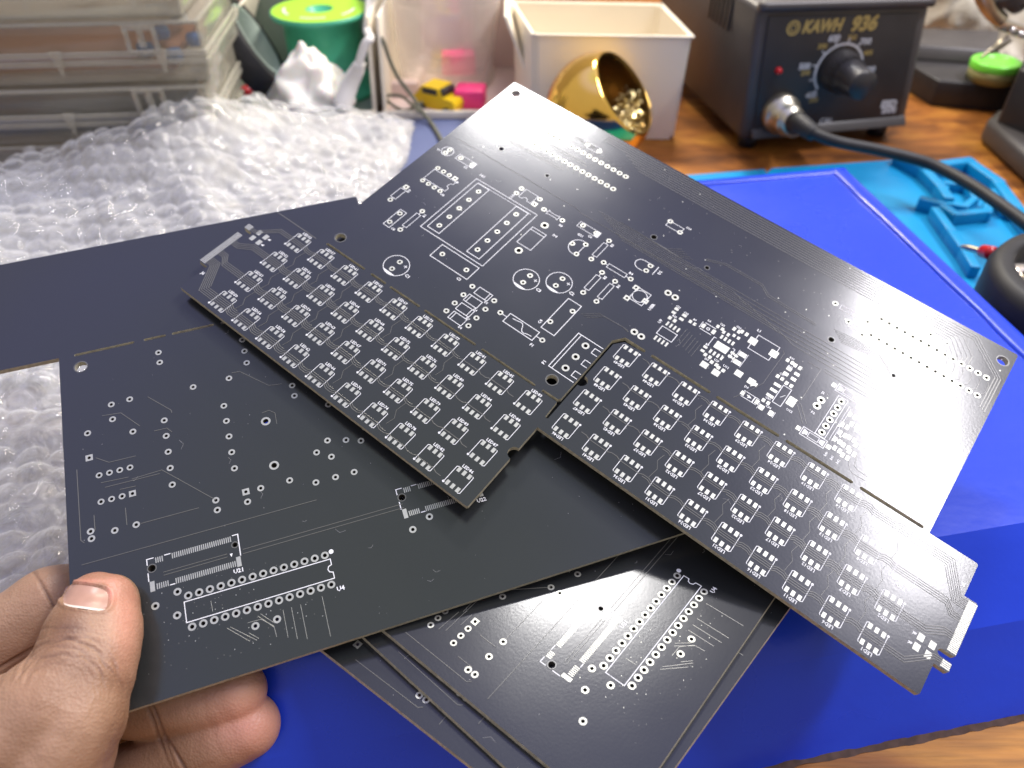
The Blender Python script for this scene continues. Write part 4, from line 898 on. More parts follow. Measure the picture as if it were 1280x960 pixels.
# white cable with plug
wc = thing('white_cable', 'white cable with a ribbed moulded plug hanging over the bin wall', 'cable', at(435, 128, .012))
A = lambda u, v, y: aty(u, v, y)
m_ = MB(); m_.tube([A(462, -30, .62), A(461, 10, .58), A(459, 38, .545), A(463, 48, .53), A(456, 56, .527), A(448, 82, .527)], .0028, 12); m_.build('cord', M['whitecable'], wc)
m_ = MB(); m_.tube([A(449, 80, .527), A(444, 92, .527), A(436, 108, .527), A(428, 133, .522)], [.0035, .0052, .0062, .0066], 16); pg = m_.build('plug', M['whitecable'], wc)
m_ = MB()
for k in range(4): q = A(449-1.6*k, 80+4*k, .527); m_.lathe([(.0036+.0004*k, -.0006), (.0048+.0004*k, 0), (.0036+.0004*k, .0006)], q, n=18)
m_.build('rib', M['whitecable'], pg)
gw = thing('grey_wire', 'thin olive grey wire looping over the lip of the middle bin', 'wire', at(500, 140, .006))
m_ = MB(); m_.tube([A(464, 46, .545), A(477, 48, .545), A(486, 72, .545), A(497, 96, .545), A(515, 120, .545), A(528, 140, .535), at(540, 155, .004), at(556, 182, .004)], .0014, 10)
m_.tube([A(528, 128, .545), A(508, 138, .548), A(492, 132, .548), A(482, 122, .548), A(490, 119, .548), A(505, 122, .546), A(525, 140, .53)], .0012, 8); m_.build('cord', M['greycable'], gw)

# clear container lying in the second bin
cc = thing('clear_container', 'clear plastic container standing at the back of the middle bin', 'container', aty(560, 60, .58))
TQ = Vector((.06, -.10, .99)).normalized().to_track_quat('Z', 'Y').to_matrix().to_4x4(); TQ.translation = aty(556, 98, .612)
m_ = MB(); m_.lathe([(0, 0), (.034, 0), (.0375, .003), (.041, .05), (.043, .09), (.0415, .09), (.039, .05), (.0355, .004), (0, .002)], T=TQ, n=48); m_.build('shell', M['cup'], cc)
m_ = MB(); m_.lathe([(.0372, .004), (.0392, .005), (.0392, .007), (.0374, .008)], T=TQ, n=48); m_.build('ridge', M['clearrim'], cc)
def blk(name, u, v, y, d, rz, m, label, cat, bev=.002):
    b = MB(); b.box(aty(u, v, y), d, rz, 0, bev); return tag(b.build(name, m), label, cat)
blk('foam_block', 573, 78, .612, (.026, .016, .016), .1, M['pink'], 'rosy pink block seen through the clear container', 'block')
blk('eraser', 588, 121, .560, (.022, .02, .015), -.1, M['pink'], 'hot pink block beside the yellow toy car', 'block')
blk('blue_brick', 533, 136, .563, (.009, .010, .008), 0, M['bluetoy'], 'tiny blue plastic brick under the yellow toy car', 'brick', .001)
blk('white_carton', 500, 122, .578, (.030, .01, .026), .05, M['pinkwall'], 'small pale carton standing behind the grey wire loop', 'carton')
blk('green_clip', 578, 137, .566, (.034, .012, .004), .06, mat('sea_green_plastic', (.10, .35, .30), .4), 'flat sea green strip under the pink block', 'strip', .001)
tc_ = aty(550, 121, .556); car = thing('toy_car', 'yellow toy car with dark windows in the middle bin', 'toy car', tc_)
TCm = Matrix.Translation(tc_) @ Matrix.Rotation(R(-30), 4, 'Z')
m_ = MB()
prof = [(-.017, -.008), (.017, -.008), (.018, -.001), (.0165, .002), (.008, .003), (.0045, .009), (-.010, .009), (-.015, .003), (-.018, .001)]
n = len(prof); vs = [TCm @ Vector((x, -.0085, z)) for x, z in prof]+[TCm @ Vector((x, .0085, z)) for x, z in prof]
m_.add(vs, [tuple(range(n)), tuple(range(n, 2*n))[::-1]]+[(i, (i+1) % n, n+(i+1) % n, n+i) for i in range(n)]); m_.build('body', M['yellow'], car)
m_ = MB(); m_.box((-.003, 0, .006), (.013, .0176, .0042), 0, 0, .0004, TCm); m_.box((.0064, 0, .0058), (.004, .015, .005), 0, 0, .0004, TCm @ Matrix.Rotation(.0, 4, 'Y')); m_.build('window', M['black'], car)
for x in (-.011, .011):
    for y in (-.0086, .0086):
        w = MB(); w.lathe([(0, -.0015), (.004, -.0015), (.0042, 0), (.004, .0015), (0, .0015)], T=TCm @ Matrix.Translation((x, y, -.0075)) @ Matrix.Rotation(pi/2, 4, 'X'), n=20); w.build('wheel', M['rubber'], car)

# ------------------------------------------------------------------ clear component cases, stacked
GC = 'clear component cases in a stack'
ecx = Vector((.996, .085, 0)).normalized(); ecy = Vector((-ecx.y, ecx.x, 0))
def case(label, corner, z0, h, w=.19, d=.085):
    "corner: near right bottom corner; the case runs left and back"
    t = thing('component_case', label, 'storage case', Vector((corner[0], corner[1], z0)), GC)
    C0 = Vector((corner[0], corner[1], z0)); P = lambda a, b, z: C0-ecx*a+ecy*b+Vector((0, 0, z))
    rz = math.atan2(ecx.y, ecx.x); bx_ = lambda mb, a0, a1, b0, b1, c0, c1, bev=.0008: mb.box(P((a0+a1)/2, (b0+b1)/2, (c0+c1)/2), (a1-a0, b1-b0, c1-c0), rz, 0, bev)
    th_ = .0016; hs = h*.42
    for nm, c0, c1 in (('base_tray', 0.0, hs), ('lid', hs+.0006, h-.0008)):
        mb = MB()
        bx_(mb, 0, w, 0, th_, c0, c1); bx_(mb, 0, w, d-th_, d, c0, c1); bx_(mb, 0, th_, th_, d-th_, c0, c1); bx_(mb, w-th_, w, th_, d-th_, c0, c1)
        if nm == 'lid': bx_(mb, 0, w, 0, d, c1-th_, c1+.0001)
        else: bx_(mb, 0, w, 0, d, c0, c0+th_)
        mb.build(nm, M['clear'], t)
    mb = MB()
    for z in (hs-.0022, hs+.0022):
        bx_(mb, -.002, w, -.0024, -.0004, z-.0016, z+.0016, .0007); bx_(mb, -.0024, -.0004, -.0018, d, z-.0016, z+.0016, .0007)
    bx_(mb, -.0006, w, -.0010, .0006, h-.0026, h-.0008, .0006); bx_(mb, -.0010, .0006, .0010, d, h-.0026, h-.0008, .0006)
    mb.build('rim', M['clearrim'], t)
    for a in (.022, .078, .134): mb = MB(); mb.hexa([P(a+.0006, -.0034, hs-.008), P(a-.0006, -.0034, hs-.008), P(a-.0006, -.0026, hs-.008), P(a+.0006, -.0026, hs-.008)], [P(a+.0034, -.0044, hs+.005), P(a-.0034, -.0044, hs+.005), P(a-.0034, -.0026, hs+.005), P(a+.0034, -.0026, hs+.005)], 0, .0003); mb.build('hinge_peg', M['clearrim'], t)
    mb = MB(); a = .030; bx_(mb, a-.009, a+.009, -.0045, -.003, hs+.003, hs+.005); bx_(mb, a-.009, a-.006, -.0045, -.003, hs+.004, hs+.016); bx_(mb, a+.006, a+.009, -.0045, -.003, hs+.004, hs+.016); bx_(mb, a-.009, a+.009, -.0045, -.003, hs+.015, hs+.018); bx_(mb, a-.002, a+.002, -.0045, -.0030, hs+.006, hs+.018)
    mb.build('latch', M['clearrim'], t)
    return t, P, rz
cor = (-.176, .437)
case('lowest clear component case, half hidden by bubble wrap', cor, .001, .030, .24)
_, PA, rz = case('third clear component case down, dark inside', cor, .032, .031, .24)
blk2 = MB(); blk2.box(PA(.12, .042, .006), (.19, .07, .006), rz, 0, .001); tag(blk2.build('dark_card', mat('dark_blue_card', (.06, .08, .14), .6)), 'dark blue card lying inside the third clear case', 'card')
_, PB, rz = case('clear component case holding a brown stripboard and blue capacitors', (cor[0]+.004, cor[1]+.003), .064, .033, .24)
_, PC, rz = case('topmost clear component case with small resistors and blue parts', (cor[0]-.003, cor[1]+.004), .098, .033, .24)
sb = thing('stripboard', 'brown copper stripboard lying inside a clear case', 'stripboard', PB(.10, .05, .004))
m_ = MB(); m_.hexa([PB(.150, .012, .004), PB(.02, .010, .004), PB(.012, .078, .021), PB(.128, .080, .021)], [PB(.150, .012, .0056), PB(.02, .010, .0056), PB(.012, .078, .0226), PB(.128, .080, .0226)]); m_.build('board', M['stripboard'], sb)
m_ = MB()
for k in range(46):
    a = .033+.0031*k; q0 = .021+.0027*k; q1 = .013+.00242*k; m_.hexa([PB(q0+.0016, .0125, .0057), PB(q0, .0125, .0057), PB(q1, .077, .0224), PB(q1+.0016, .077, .0224)], [PB(q0+.0016, .0125, .0062), PB(q0, .0125, .0062), PB(q1, .077, .0229), PB(q1+.0016, .077, .0229)])
tag(m_.build('copper_strips', mat('copper_strip', (.62, .30, .16), .35, metal=.4), sb), kind='stuff')
for i, (a, b, z, P_) in enumerate(((.030, .03, .018, PB), (.022, .045, .022, PB), (.012, .03, .014, PB), (.038, .02, .012, PB), (.020, .012, .011, PB), (.160, .02, .006, PB), (.170, .02, .008, PB))):
    m_ = MB(); q = P_(a, b, z); m_.lathe([(0, -.0035), (.0042, -.003), (.005, 0), (.0042, .003), (0, .0035)], q, n=16); tag(m_.build('capacitor', M['bluecap'] if i < 5 else M['black']), 'small %s component inside the clear case with the stripboard, %s' % ('blue' if i < 5 else 'black', ('at its right end, high up', 'topmost of the heap', 'nearest the right wall', 'left in the heap', 'lowest in the heap', 'beside the board', 'leftmost beside the board')[i]), 'component', 'loose components in the clear cases')
for i, (a, m__) in enumerate(((.150, 'bluecap'), (.145, 'bluecap'), (.155, 'bluecap'), (.13, 'tan'), (.115, 'black'), (.045, 'greyprint'), (.051, 'greyprint'), (.057, 'greyprint'), (.005+.015, 'bluecap'))):
    q = PC(a, .02+.004*(i % 3), .008+.003*(i % 2)); m_ = MB()
    m_.tube([q-Vector((.005, .003, 0)), q, q+Vector((.005, .003, .001))], .0022, 10)
    tag(m_.build('resistor', M[m__]), '%s part on the floor of the topmost clear case, %s' % ({'bluecap': 'blue', 'tan': 'tan', 'black': 'black', 'greyprint': 'grey striped'}[m__], ('leftmost heap', 'left heap middle', 'left heap far', 'right of the blue heap', 'middle', 'first of three', 'second of three', 'third of three', 'at the right corner')[i]), 'component', 'loose components in the clear cases')

# ------------------------------------------------------------------ bubble wrap
def wrap():
    px = [(-40, 215), (30, 192), (70, 182), (130, 152), (180, 133), (222, 122), (236, 112), (256, 120), (310, 124), (350, 126), (420, 132), (470, 142), (521, 152), (512, 190), (492, 245), (470, 330), (300, 420), (200, 560), (150, 760), (60, 800), (-60, 860), (-200, 700), (-200, 300)]
    zz = [.036, .034, .037, .052, .058, .060, .064, .050, .034, .030, .022, .012, .006, .005, .004, .004, .008, .016, .02, .02, .02, .02, .03]
    poly = np.array([at(u, v, z)[:] for (u, v), z in zip(px, zz)]); 
    x0, x1, y0, y1 = poly[:, 0].min(), poly[:, 0].max(), poly[:, 1].min(), poly[:, 1].max(); st = .00095
    xs = np.arange(x0, x1, st); ys = np.arange(y0, y1, st); X, Y = np.meshgrid(xs, ys)
    # inverse distance interpolation of the rim height plus hand set interior heights
    cps = [tuple(p) for p in poly]+[tuple(at(u, v, z)) for u, v, z in ((60, 250, .026), (160, 240, .026), (230, 180, .044), (280, 200, .030), (330, 240, .022), (40, 320, .024), (180, 300, .024), (400, 220, .016), (450, 180, .009), (60, 480, .024), (40, 600, .024), (70, 680, .024), (0, 760, .024), (120, 185, .042), (60, 215, .034), (350, 180, .024))]
    cps = np.array(cps); Zs = np.zeros_like(X); Wt = np.zeros_like(X)
    for cx, cy, cz in cps:
        w = 1/(((X-cx)**2+(Y-cy)**2)+2e-4)**1.6; Zs += w*cz; Wt += w
    Z = Zs/Wt
    # ruffles
    nz = np.zeros_like(X)
    for k in range(14):
        a = rng.uniform(0, pi); f = rng.uniform(25, 150); nz += np.sin((X*math.cos(a)+Y*math.sin(a))*f*2+rng.uniform(0, 6)+1.5*np.sin(Y*f*.7+k)) / (1+f/35)
    Z += nz*.0021*np.clip(Z/.02, .25, 1)
    ZB = Z.copy()
    # bubbles on a hexagonal lattice, bent a little
    p = .0108; U = X+.004*np.sin(Y*19+1)+.0015*np.sin(X*60); Vv = Y+.003*np.sin(X*23)
    r_ = p*math.sqrt(3)/2; row = np.floor(Vv/r_); best = np.full(X.shape, 9.); 
    for dr in (0, 1):
        rr = row+dr; off = (rr % 2)*p/2; cxx = (np.round((U-off)/p))*p+off
        dd = np.sqrt((U-cxx)**2+(Vv-rr*r_)**2); idn = np.where(dd < best, np.sin(cxx*9173+rr*77.7)*43758.5 % 1, idn if dr else 0); best = np.minimum(best, dd)
    q = np.clip(1-(best/(.0047))**2, 0, 1); flat = .12+.88*idn**.8
    Z += (q**.36)*.0030*flat - .0005*np.exp(-((best-.0050)/.0004)**2) + .00035*np.sin(U*2200+idn*20)*q*(1-flat)
    rd = rng.normal(size=X.shape)*.00007; Z += rd
    def inside(px_, py_):
        c = np.zeros(px_.shape, bool); n = len(poly); j = n-1
        for i in range(n):
            xi, yi, xj, yj = poly[i, 0], poly[i, 1], poly[j, 0], poly[j, 1]
            c ^= ((yi > py_) != (yj > py_)) & (px_ < (xj-xi)*(py_-yi)/(yj-yi+1e-12)+xi); j = i
        return c
    ins = inside(X+.0012*np.sin(Y*900), Y+.001*np.sin(X*700)); idx = -np.ones(X.shape, int); idx[ins] = np.arange(ins.sum())
    vs = np.stack([X[ins], Y[ins], Z[ins]], 1); a, b, c, d = idx[:-1, :-1], idx[:-1, 1:], idx[1:, 1:], idx[1:, :-1]
    ok = (a >= 0) & (b >= 0) & (c >= 0) & (d >= 0); F = np.stack([a[ok], b[ok], c[ok], d[ok]], 1)
    me = bpy.data.meshes.new('bubble_wrap'); me.vertices.add(len(vs)); me.vertices.foreach_set('co', vs.ravel()); me.loops.add(F.size); me.loops.foreach_set('vertex_index', F.ravel().astype(np.int32))
    me.polygons.add(len(F)); me.polygons.foreach_set('loop_start', np.arange(0, F.size, 4, dtype=np.int32)); me.polygons.foreach_set('use_smooth', np.ones(len(F), bool)); me.update(calc_edges=True); me.validate()
    me.materials.append(M['wrap']); return me, vs, F, ZB[ins]
me, wv, wF, wzb = wrap()
bw = thing('bubble_wrap', 'crumpled sheet of clear bubble wrap covering the left of the bench', 'bubble wrap', V3(-180, 300, 0))
i_ = wm(bw).inverted(); me.transform(i_); link('upper_film', me, bw)
low = me.copy(); n_ = len(low.vertices); co = np.empty(n_*3); low.vertices.foreach_get('co', co); co = co.reshape(-1, 3); co[:, 2] = np.maximum(wzb*.86-.002+.0015*np.sin(co[:, 0]*140)*np.sin(co[:, 1]*110), .0024); low.vertices.foreach_set('co', co.ravel()); low.update(); low.materials.clear(); low.materials.append(M['wrap2']); link('lower_film', low, bw)

# ------------------------------------------------------------------ far right clutter
# crumpled wrapping behind
m_ = MB(); A_, B_, C_, D_ = at(1130, 90, .0)+Vector((0, .05, 0)), at(1340, 120, .0)+Vector((0, .05, 0)), None, None
vs, fs = grid_face([A_, B_, B_+Vector((.02, .09, .20)), A_+Vector((-.02, .09, .20))], 70, 50, lambda u, v, p: Vector((0, .018*noise.fractal(p*18, 1, 2, 4), .006*noise.noise(p*30)))); m_.add(vs, fs, 0, True)
tag(m_.build('wrapping_paper', M['wallpaper'], fix=False), 'crumpled off white wrapping standing behind the clutter at the far right', 'wrapping')
m_ = MB(); p1 = at(1160, 66, .0); p2 = p1+Vector((.018, .0, .0)); m_.box(p1+Vector((.002, .035, .07)), (.016, .010, .14), R(8), 0, .002, ); tag(m_.build('wooden_post', M['brown']), 'aged brown post standing right behind the soldering station', 'post')
# black stand base with green tin
st_ = thing('iron_stand_base', 'low black tool stand base beside the station, green tin on it', 'stand', at(1200, 130, 0))
a, b, c_, d_ = at(1163, 133, 0), at(1262, 141, 0), at(1262, 141, 0)+Vector((.03, .10, 0)), at(1163, 133, 0)+Vector((-.02, .10, 0))
up = Vector((0, 0, .019)); m_ = MB(); m_.hexa([a, b, c_, d_], [a+up, b+up, c_+up, d_+up], 0, .0015); m_.build('base', M['black'], st_)
m_ = MB(); k1 = d_+up; m_.hexa([a+up+Vector((0, .045, 0)), b+up+Vector((0, .045, 0)), c_+up, d_+up], [a+up+Vector((0, .05, .010)), b+up+Vector((0, .05, .010)), c_+up+Vector((0, 0, .010)), d_+up+Vector((0, 0, .010))], 0, .0015); m_.build('back_step', M['steelpaint'], st_)
tp_ = at(1237, 99, .0195); tp_.z = .0295 if False else .0193
tn = thing('tin', 'small round tin with a bright green lid on the black stand', 'tin', tp_)
m_ = MB(); m_.lathe([(0, 0), (.0165, 0), (.0165, .010), (0, .010)], tp_, n=40); m_.build('body', M['khaki'], tn)
m_ = MB(); m_.lathe([(.0170, .0085), (.0172, .0128), (.0164, .0138), (.012, .0136), (.0118, .0130), (0, .0130)], tp_, n=40); m_.build('lid', M['limetin'], tn)
# black device at the right edge
dv = thing('black_device', 'black box shaped device with a rounded lower ledge at the right edge', 'device', at(1270, 200, 0))
m_ = MB(); q = aty(1262, 92, .44); a = at(1222, 168, .0)
m_.hexa([at(1236, 176, .004), at(1400, 250, .004), at(1420, 140, .004), at(1262, 120, .004)], [p+Vector((0, 0, .048)) for p in (at(1236, 176, .004), at(1400, 250, .004), at(1420, 140, .004), at(1262, 120, .004))], 0, .002); m_.build('body', M['black'], dv)
m_ = MB(); lo = [at(1222, 176, .001), at(1300, 250, .001), at(1330, 230, .001), at(1240, 160, .001)]; m_.hexa(lo, [p+Vector((0, 0, .016)) for p in lo], 0, .004); m_.build('ledge', M['steelpaint'], dv)
# helping hand: arm, clip, jaws
hh = thing('helping_hand', 'steel helping hand arm with joints and a crocodile clip at top right', 'helping hand', aty(1265, 20, .50))
Ah = lambda u, v: aty(u, v, .53)
m_ = MB(); m_.tube([Ah(1225, -25), Ah(1232, -2), Ah(1240, 14), Ah(1252, 26)], [.006, .0058, .0050, .0046], 14); m_.build('arm', M['nickel'], hh)
m_ = MB()
for s in (0, 1):
    off = Vector((0, .004*s, 0)); m_.hexa([Ah(1246, 37)+off, Ah(1290, 52)+off, Ah(1290, 52)+off+Vector((0, .0012, 0)), Ah(1246, 37)+off+Vector((0, .0012, 0))], [Ah(1254, 22)+off, Ah(1296, 38)+off, Ah(1296, 38)+off+Vector((0, .0012, 0)), Ah(1254, 22)+off+Vector((0, .0012, 0))], 0, .0004)
m_.build('joint_plate', M['chrome'], hh)
for u, v in ((1263, 37), (1274, 42)):
    TB = Matrix.Rotation(pi/2, 4, 'X'); TB.translation = Ah(u, v)+Vector((0, -.001, 0)); m_ = MB(); m_.lathe([(0, .003), (.002, .0028), (.0022, 0)], T=TB, n=12); m_.build('screw', M['chrome'], hh)
m_ = MB(); m_.tube([Ah(1262, 48), Ah(1250, 56), Ah(1238, 66)], [.0028, .0030, .0016], 10); m_.tube([Ah(1240, 62), Ah(1226, 72)], [.0016, .0008], 8); m_.build('clip', M['nickel'], hh)
m_ = MB(); m_.tube([Ah(1262, -14), Ah(1266, 2), Ah(1258, 12)], [.012, .010, .004], 14); m_.build('clamp', M['steelpaint'], hh)

# dark round pot with crumpled foil, test probe
pc = at(1290, 395, .0); pt = thing('round_pot', 'dark round pot holding crumpled clear film at the right edge', 'pot', (.232, .262, 0))
base = Vector((.2455, .262, .0))
m_ = MB(); m_.lathe([(0, .001), (.040, .001), (.044, .006), (.0445, .040), (.042, .045), (.036, .046), (.0345, .043), (.034, .032), (0, .030)], base, n=64); m_.build('bowl', M['rubber'], pt)
bm = bmesh.new(); bmesh.ops.create_icosphere(bm, subdivisions=5, radius=1)
for v in bm.verts:
    n = noise.fractal(v.co*2.2, 1, 2, 4)*.35; k = 1+n; v.co = Vector((v.co.x*.030*k, v.co.y*.030*k, v.co.z*.012*(1+1.5*n)))+base+Vector((0, 0, .040))
m_ = MB(); m_.bm(bm, None, 0, False); tag(m_.build('crumpled_film', mat('silvery_film', (.62, .58, .50), .16, metal=.55, c2=(.35, .25, .17), vscale=60)), 'crumpled silvery film stuffed in the dark round pot', 'film')
pr = thing('test_probe', 'thin metal probe tip with a red collar poking over the mat', 'probe', at(1215, 312, .03))
m_ = MB(); m_.tube([at(1201, 308, .030), at(1210, 310, .031), at(1232, 316, .034)], [.0006, .0016, .0017], 10); m_.build('tip', M['nickel'], pr)
m_ = MB(); m_.tube([at(1229, 314, .0335), at(1240, 317, .036)], [.0030, .0034], 12); m_.build('collar', M['red'], pr)

# ------------------------------------------------------------------ hand
def skin_mat():
    m = mat('skin', (.50, .27, .17), .46, sss=.10, spec=.45)
    t = m.node_tree; L = t.links.new; b = t.nodes['Principled BSDF']; tc = t.nodes.new('ShaderNodeTexCoord')
    n = t.nodes.new('ShaderNodeTexNoise'); n.inputs['Scale'].default_value = 55; n.inputs['Detail'].default_value = 7; L(tc.outputs['Object'], n.inputs[0])
    cr = t.nodes.new('ShaderNodeValToRGB'); L(n.outputs[0], cr.inputs[0]); e = cr.color_ramp.elements
    e[0].position = .33; e[0].color = (.27, .145, .080, 1); e[1].position = .68; e[1].color = (.47, .285, .18, 1)
    at_ = t.nodes.new('ShaderNodeAttribute'); at_.attribute_name = 'tone'; mx = t.nodes.new('ShaderNodeMix'); mx.data_type = 'RGBA'
    L(at_.outputs['Fac'], mx.inputs[0]); L(cr.outputs[0], mx.inputs[6]); mx.inputs[7].default_value = (.72, .30, .22, 1)
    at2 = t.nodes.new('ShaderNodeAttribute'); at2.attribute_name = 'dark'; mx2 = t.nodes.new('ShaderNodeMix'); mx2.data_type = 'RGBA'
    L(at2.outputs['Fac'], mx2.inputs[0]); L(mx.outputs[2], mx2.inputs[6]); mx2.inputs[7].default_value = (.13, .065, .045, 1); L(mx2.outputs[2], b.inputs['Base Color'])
    v = t.nodes.new('ShaderNodeTexVoronoi'); v.inputs['Scale'].default_value = 1500; L(tc.outputs['Object'], v.inputs[0])
    n2 = t.nodes.new('ShaderNodeTexNoise'); n2.inputs['Scale'].default_value = 420; n2.inputs['Detail'].default_value = 5; L(tc.outputs['Object'], n2.inputs[0])
    ad = t.nodes.new('ShaderNodeMath'); L(v.outputs[0], ad.inputs[0]); L(n2.outputs[0], ad.inputs[1])
    bp = t.nodes.new('ShaderNodeBump'); bp.inputs['Strength'].default_value = .45; bp.inputs['Distance'].default_value = .00022; L(ad.outputs[0], bp.inputs['Height']); L(bp.outputs[0], b.inputs['Normal'])
    return m
M['skin'] = skin_mat()
def chain(bm, pts, step=.0016, flat=None):
    "pts: (u, v, depth mm, radius mm); fills a bmesh with overlapping balls"
    Q = [(atd(u, v, d), r*mm) for u, v, d, r in pts]
    for i in range(len(Q)-1):
        (a, ra), (b, rb) = Q[i], Q[i+1]; p0 = Q[max(i-1, 0)][0]; p3 = Q[min(i+2, len(Q)-1)][0]; n = max(2, int((b-a).length/step))
        for k in range(n+(i == len(Q)-2)):
            t = k/n; p = .5*((2*a)+(b-p0)*t+(2*p0-5*a+4*b-p3)*t*t+(3*a-p0-3*b+p3)*t**3); s = t*t*(3-2*t); r = ra*(1-s)+rb*s
            for off in (flat or (0,)):
                d = (b-a).normalized(); side = d.cross(Vector((0, -ST, CT)) if False else (Vector((0, 0, CAMH))-p).normalized()).normalized()
                bmesh.ops.create_icosphere(bm, subdivisions=3, radius=r, matrix=Matrix.Translation(p+side*off*r))
hb = bmesh.new()
chain(hb, [(128, 752, 176.5, 6.6), (123, 768, 174.5, 7.4), (116, 795, 170.5, 8.6), (106, 830, 166, 8.9), (92, 860, 163, 9.6), (64, 905, 160, 11.8), (25, 950, 162, 15), (-30, 1010, 170, 20)], .0018, (-.22, .22))
chain(hb, [(-60, 860, 196, 10.5), (0, 800, 197, 10.0), (38, 772, 196.5, 9.6), (66, 752, 197, 9.4), (92, 752, 200, 8.8), (112, 775, 202, 8.2), (124, 800, 198, 7.4)])      # index
chain(hb, [(-60, 930, 200, 11), (0, 885, 200, 10), (50, 862, 200, 9.5), (110, 858, 199, 9.2), (170, 878, 192, 8.8), (225, 876, 188.5, 8.4), (268, 870, 186.5, 8.2), (296, 864, 185.5, 7.3)])  # middle
chain(hb, [(-40, 1010, 200, 12), (60, 1000, 200, 10.5), (130, 985, 196, 9.4), (190, 962, 192, 9.0), (245, 935, 189, 8.7), (285, 917, 187.5, 8.6), (310, 907, 187, 7.9)])   # ring
chain(hb, [(-20, 1080, 200, 12), (110, 1060, 200, 9), (180, 1040, 198, 8), (240, 1015, 196, 7.4), (275, 1000, 195, 6.6)])       # little
chain(hb, [(-60, 880, 196, 11), (-60, 960, 196, 16), (-50, 1040, 196, 17)], .004)
chain(hb, [(20, 940, 170, 14), (10, 985, 188, 14), (60, 1010, 196, 12)], .003)
hme = bpy.data.meshes.new('hand'); hb.to_mesh(hme); hb.free()
ho = bpy.data.objects.new('tmp_hand', hme); col.objects.link(ho)
md = ho.modifiers.new('r', 'REMESH'); md.mode = 'VOXEL'; md.voxel_size = .00036
s1 = ho.modifiers.new('s', 'SMOOTH'); s1.factor = .5; s1.iterations = 24
dg = bpy.context.evaluated_depsgraph_get(); dg.update(); ev = ho.evaluated_get(dg); hm = bpy.data.meshes.new_from_object(ev); bpy.data.objects.remove(ho)
N = len(hm.vertices); co = np.empty(N*3); hm.vertices.foreach_get('co', co); co = co.reshape(-1, 3); no = np.empty(N*3); hm.vertices.foreach_get('normal', no); no = no.reshape(-1, 3)
def proj_uv(p):
    x = p[:, 0]; f = p[:, 1]; d = CAMH-p[:, 2]; zc = CT*f+ST*d; yc = -ST*f+CT*d; return 640+FPX*x/zc, 480+FPX*yc/zc, zc*1000
u_, v_, d_ = proj_uv(co); facing = ((np.array([0, 0, CAMH])-co)*no).sum(1) > 0
dsp = np.zeros(N); tone = np.zeros(N); dark = np.zeros(N)
def gauss(x, s): return np.exp(-(x/s)**2)
def local(cu, cv, ang):
    a = R(ang); du, dv = u_-cu, v_-cv; return du*math.cos(a)+dv*math.sin(a), -du*math.sin(a)+dv*math.cos(a)
TP = np.array([at_ for at_ in [(0, 0, 0)]])
thumb = facing & (d_ < 178)
# thumb knuckle wrinkles: curved grooves across the joint
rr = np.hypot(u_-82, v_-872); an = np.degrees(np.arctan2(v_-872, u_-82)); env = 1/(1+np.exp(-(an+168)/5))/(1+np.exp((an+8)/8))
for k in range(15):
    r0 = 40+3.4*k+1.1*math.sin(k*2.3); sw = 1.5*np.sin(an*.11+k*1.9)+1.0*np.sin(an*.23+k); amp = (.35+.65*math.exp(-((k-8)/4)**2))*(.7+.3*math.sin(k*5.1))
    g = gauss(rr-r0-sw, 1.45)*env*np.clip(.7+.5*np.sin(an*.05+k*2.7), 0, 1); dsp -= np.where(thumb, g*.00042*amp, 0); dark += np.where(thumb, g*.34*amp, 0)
for k in range(16):      # fine lengthwise lines below the nail
    x, y = local(100+3.2*k-20, 785, 96-.8*k); g = gauss(y-1.2*np.sin(x*.2+k), .8)*gauss(x, 22); dsp -= np.where(thumb, g*.00007, 0)
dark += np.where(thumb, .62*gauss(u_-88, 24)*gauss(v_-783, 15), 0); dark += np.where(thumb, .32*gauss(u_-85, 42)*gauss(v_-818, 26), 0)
tone += np.where(thumb, .85*gauss(u_-140, 7)*gauss(v_-740, 13)+.45*gauss(u_-158, 18)*gauss(v_-770, 60)+.5*gauss(u_-112, 30)*gauss(v_-727, 4)+.25*gauss(u_-115, 35)*gauss(v_-715, 9), 0)
# nail bed: sink a plate into the thumb tip
x, y = local(107, 748, 8); nb = (np.abs(x/30)**3.2+np.abs((y+2)/16)**3.2)
dsp -= np.where(thumb & (nb < 1), .00035, 0); dsp += np.where(thumb, .00035*gauss(nb-1.45, .4), 0)
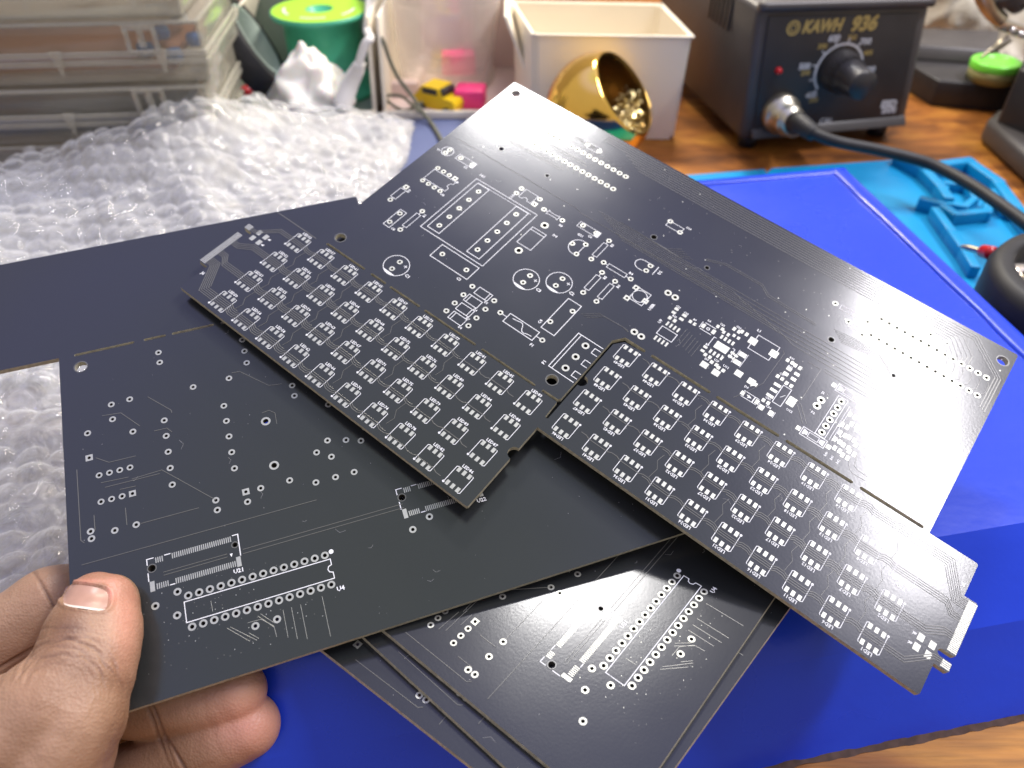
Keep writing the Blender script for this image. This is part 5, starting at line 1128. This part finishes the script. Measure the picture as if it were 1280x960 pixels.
# finger pad creases and rosy pads
low_ = facing & (d_ > 176)
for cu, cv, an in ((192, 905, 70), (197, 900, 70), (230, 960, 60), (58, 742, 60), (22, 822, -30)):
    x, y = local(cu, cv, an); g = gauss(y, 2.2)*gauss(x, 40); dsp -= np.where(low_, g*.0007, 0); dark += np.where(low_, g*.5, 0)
tone += np.where(low_, .6*gauss(u_-315, 55)*gauss(v_-905, 45), 0)
for k in range(9): g = gauss((u_-206-3.4*k)-2*np.sin(v_*.2), 1.0)*gauss(v_-905, 26); dsp -= np.where(low_, g*.00010, 0)
co += no*dsp[:, None]; hm.vertices.foreach_set('co', co.ravel())
for nm, arr in (('tone', tone), ('dark', dark)): at_ = hm.attributes.new(nm, 'FLOAT', 'POINT'); at_.data.foreach_set('value', np.clip(arr, 0, 1).astype(np.float32))
hm.polygons.foreach_set('use_smooth', np.ones(len(hm.polygons), bool)); hm.materials.clear(); hm.materials.append(M['skin']); hm.update()
hd = thing('person', 'left hand pinching a black circuit board between thumb and curled fingers', 'hand', atd(0, 960, 180))
hm.transform(wm(hd).inverted()); hm.name = 'hand'; link('hand', hm, hd)
# nail: a curved plate laid on the thumb by casting rays on its surface
from mathutils.bvhtree import BVHTree
bv = BVHTree.FromPolygons([Vector(p) for p in co], [list(p.vertices) for p in hm.polygons])
O = Vector((0, 0, CAMH)); m_ = MB(); nx, ny = 34, 22; pts = []; 
for j in range(ny+1):
    for i in range(nx+1):
        a, b = -1+2*i/nx, -1+2*j/ny; sx, sy = a*(1-.10*b**4), b*(1-.22*a**4)-.10*(1-a*a)
        du, dv = sx*28, sy*14.5; c_, s_ = math.cos(R(8)), math.sin(R(8)); u, v = 107+du*c_-dv*s_, 748+du*s_+dv*c_
        h = bv.ray_cast(O, ray(u, v).normalized()); p = h[0] if h[0] else atd(u, v, 170); nn = h[1] if h[0] else Vector((0, -1, 1)).normalized()
        pts.append(p+(O-p).normalized()*(.00038-.0002*(abs(a)**6)))
m_.add(pts, [(j*(nx+1)+i, j*(nx+1)+i+1, (j+1)*(nx+1)+i+1, (j+1)*(nx+1)+i) for j in range(ny) for i in range(nx)], 0, True)
for k in range(len(m_.f)):
    if k//nx >= ny-2: m_.m[k] = 1
m_.build('thumb_nail', [M['skin_nail'], M['nailtip']], hd, fix=False)
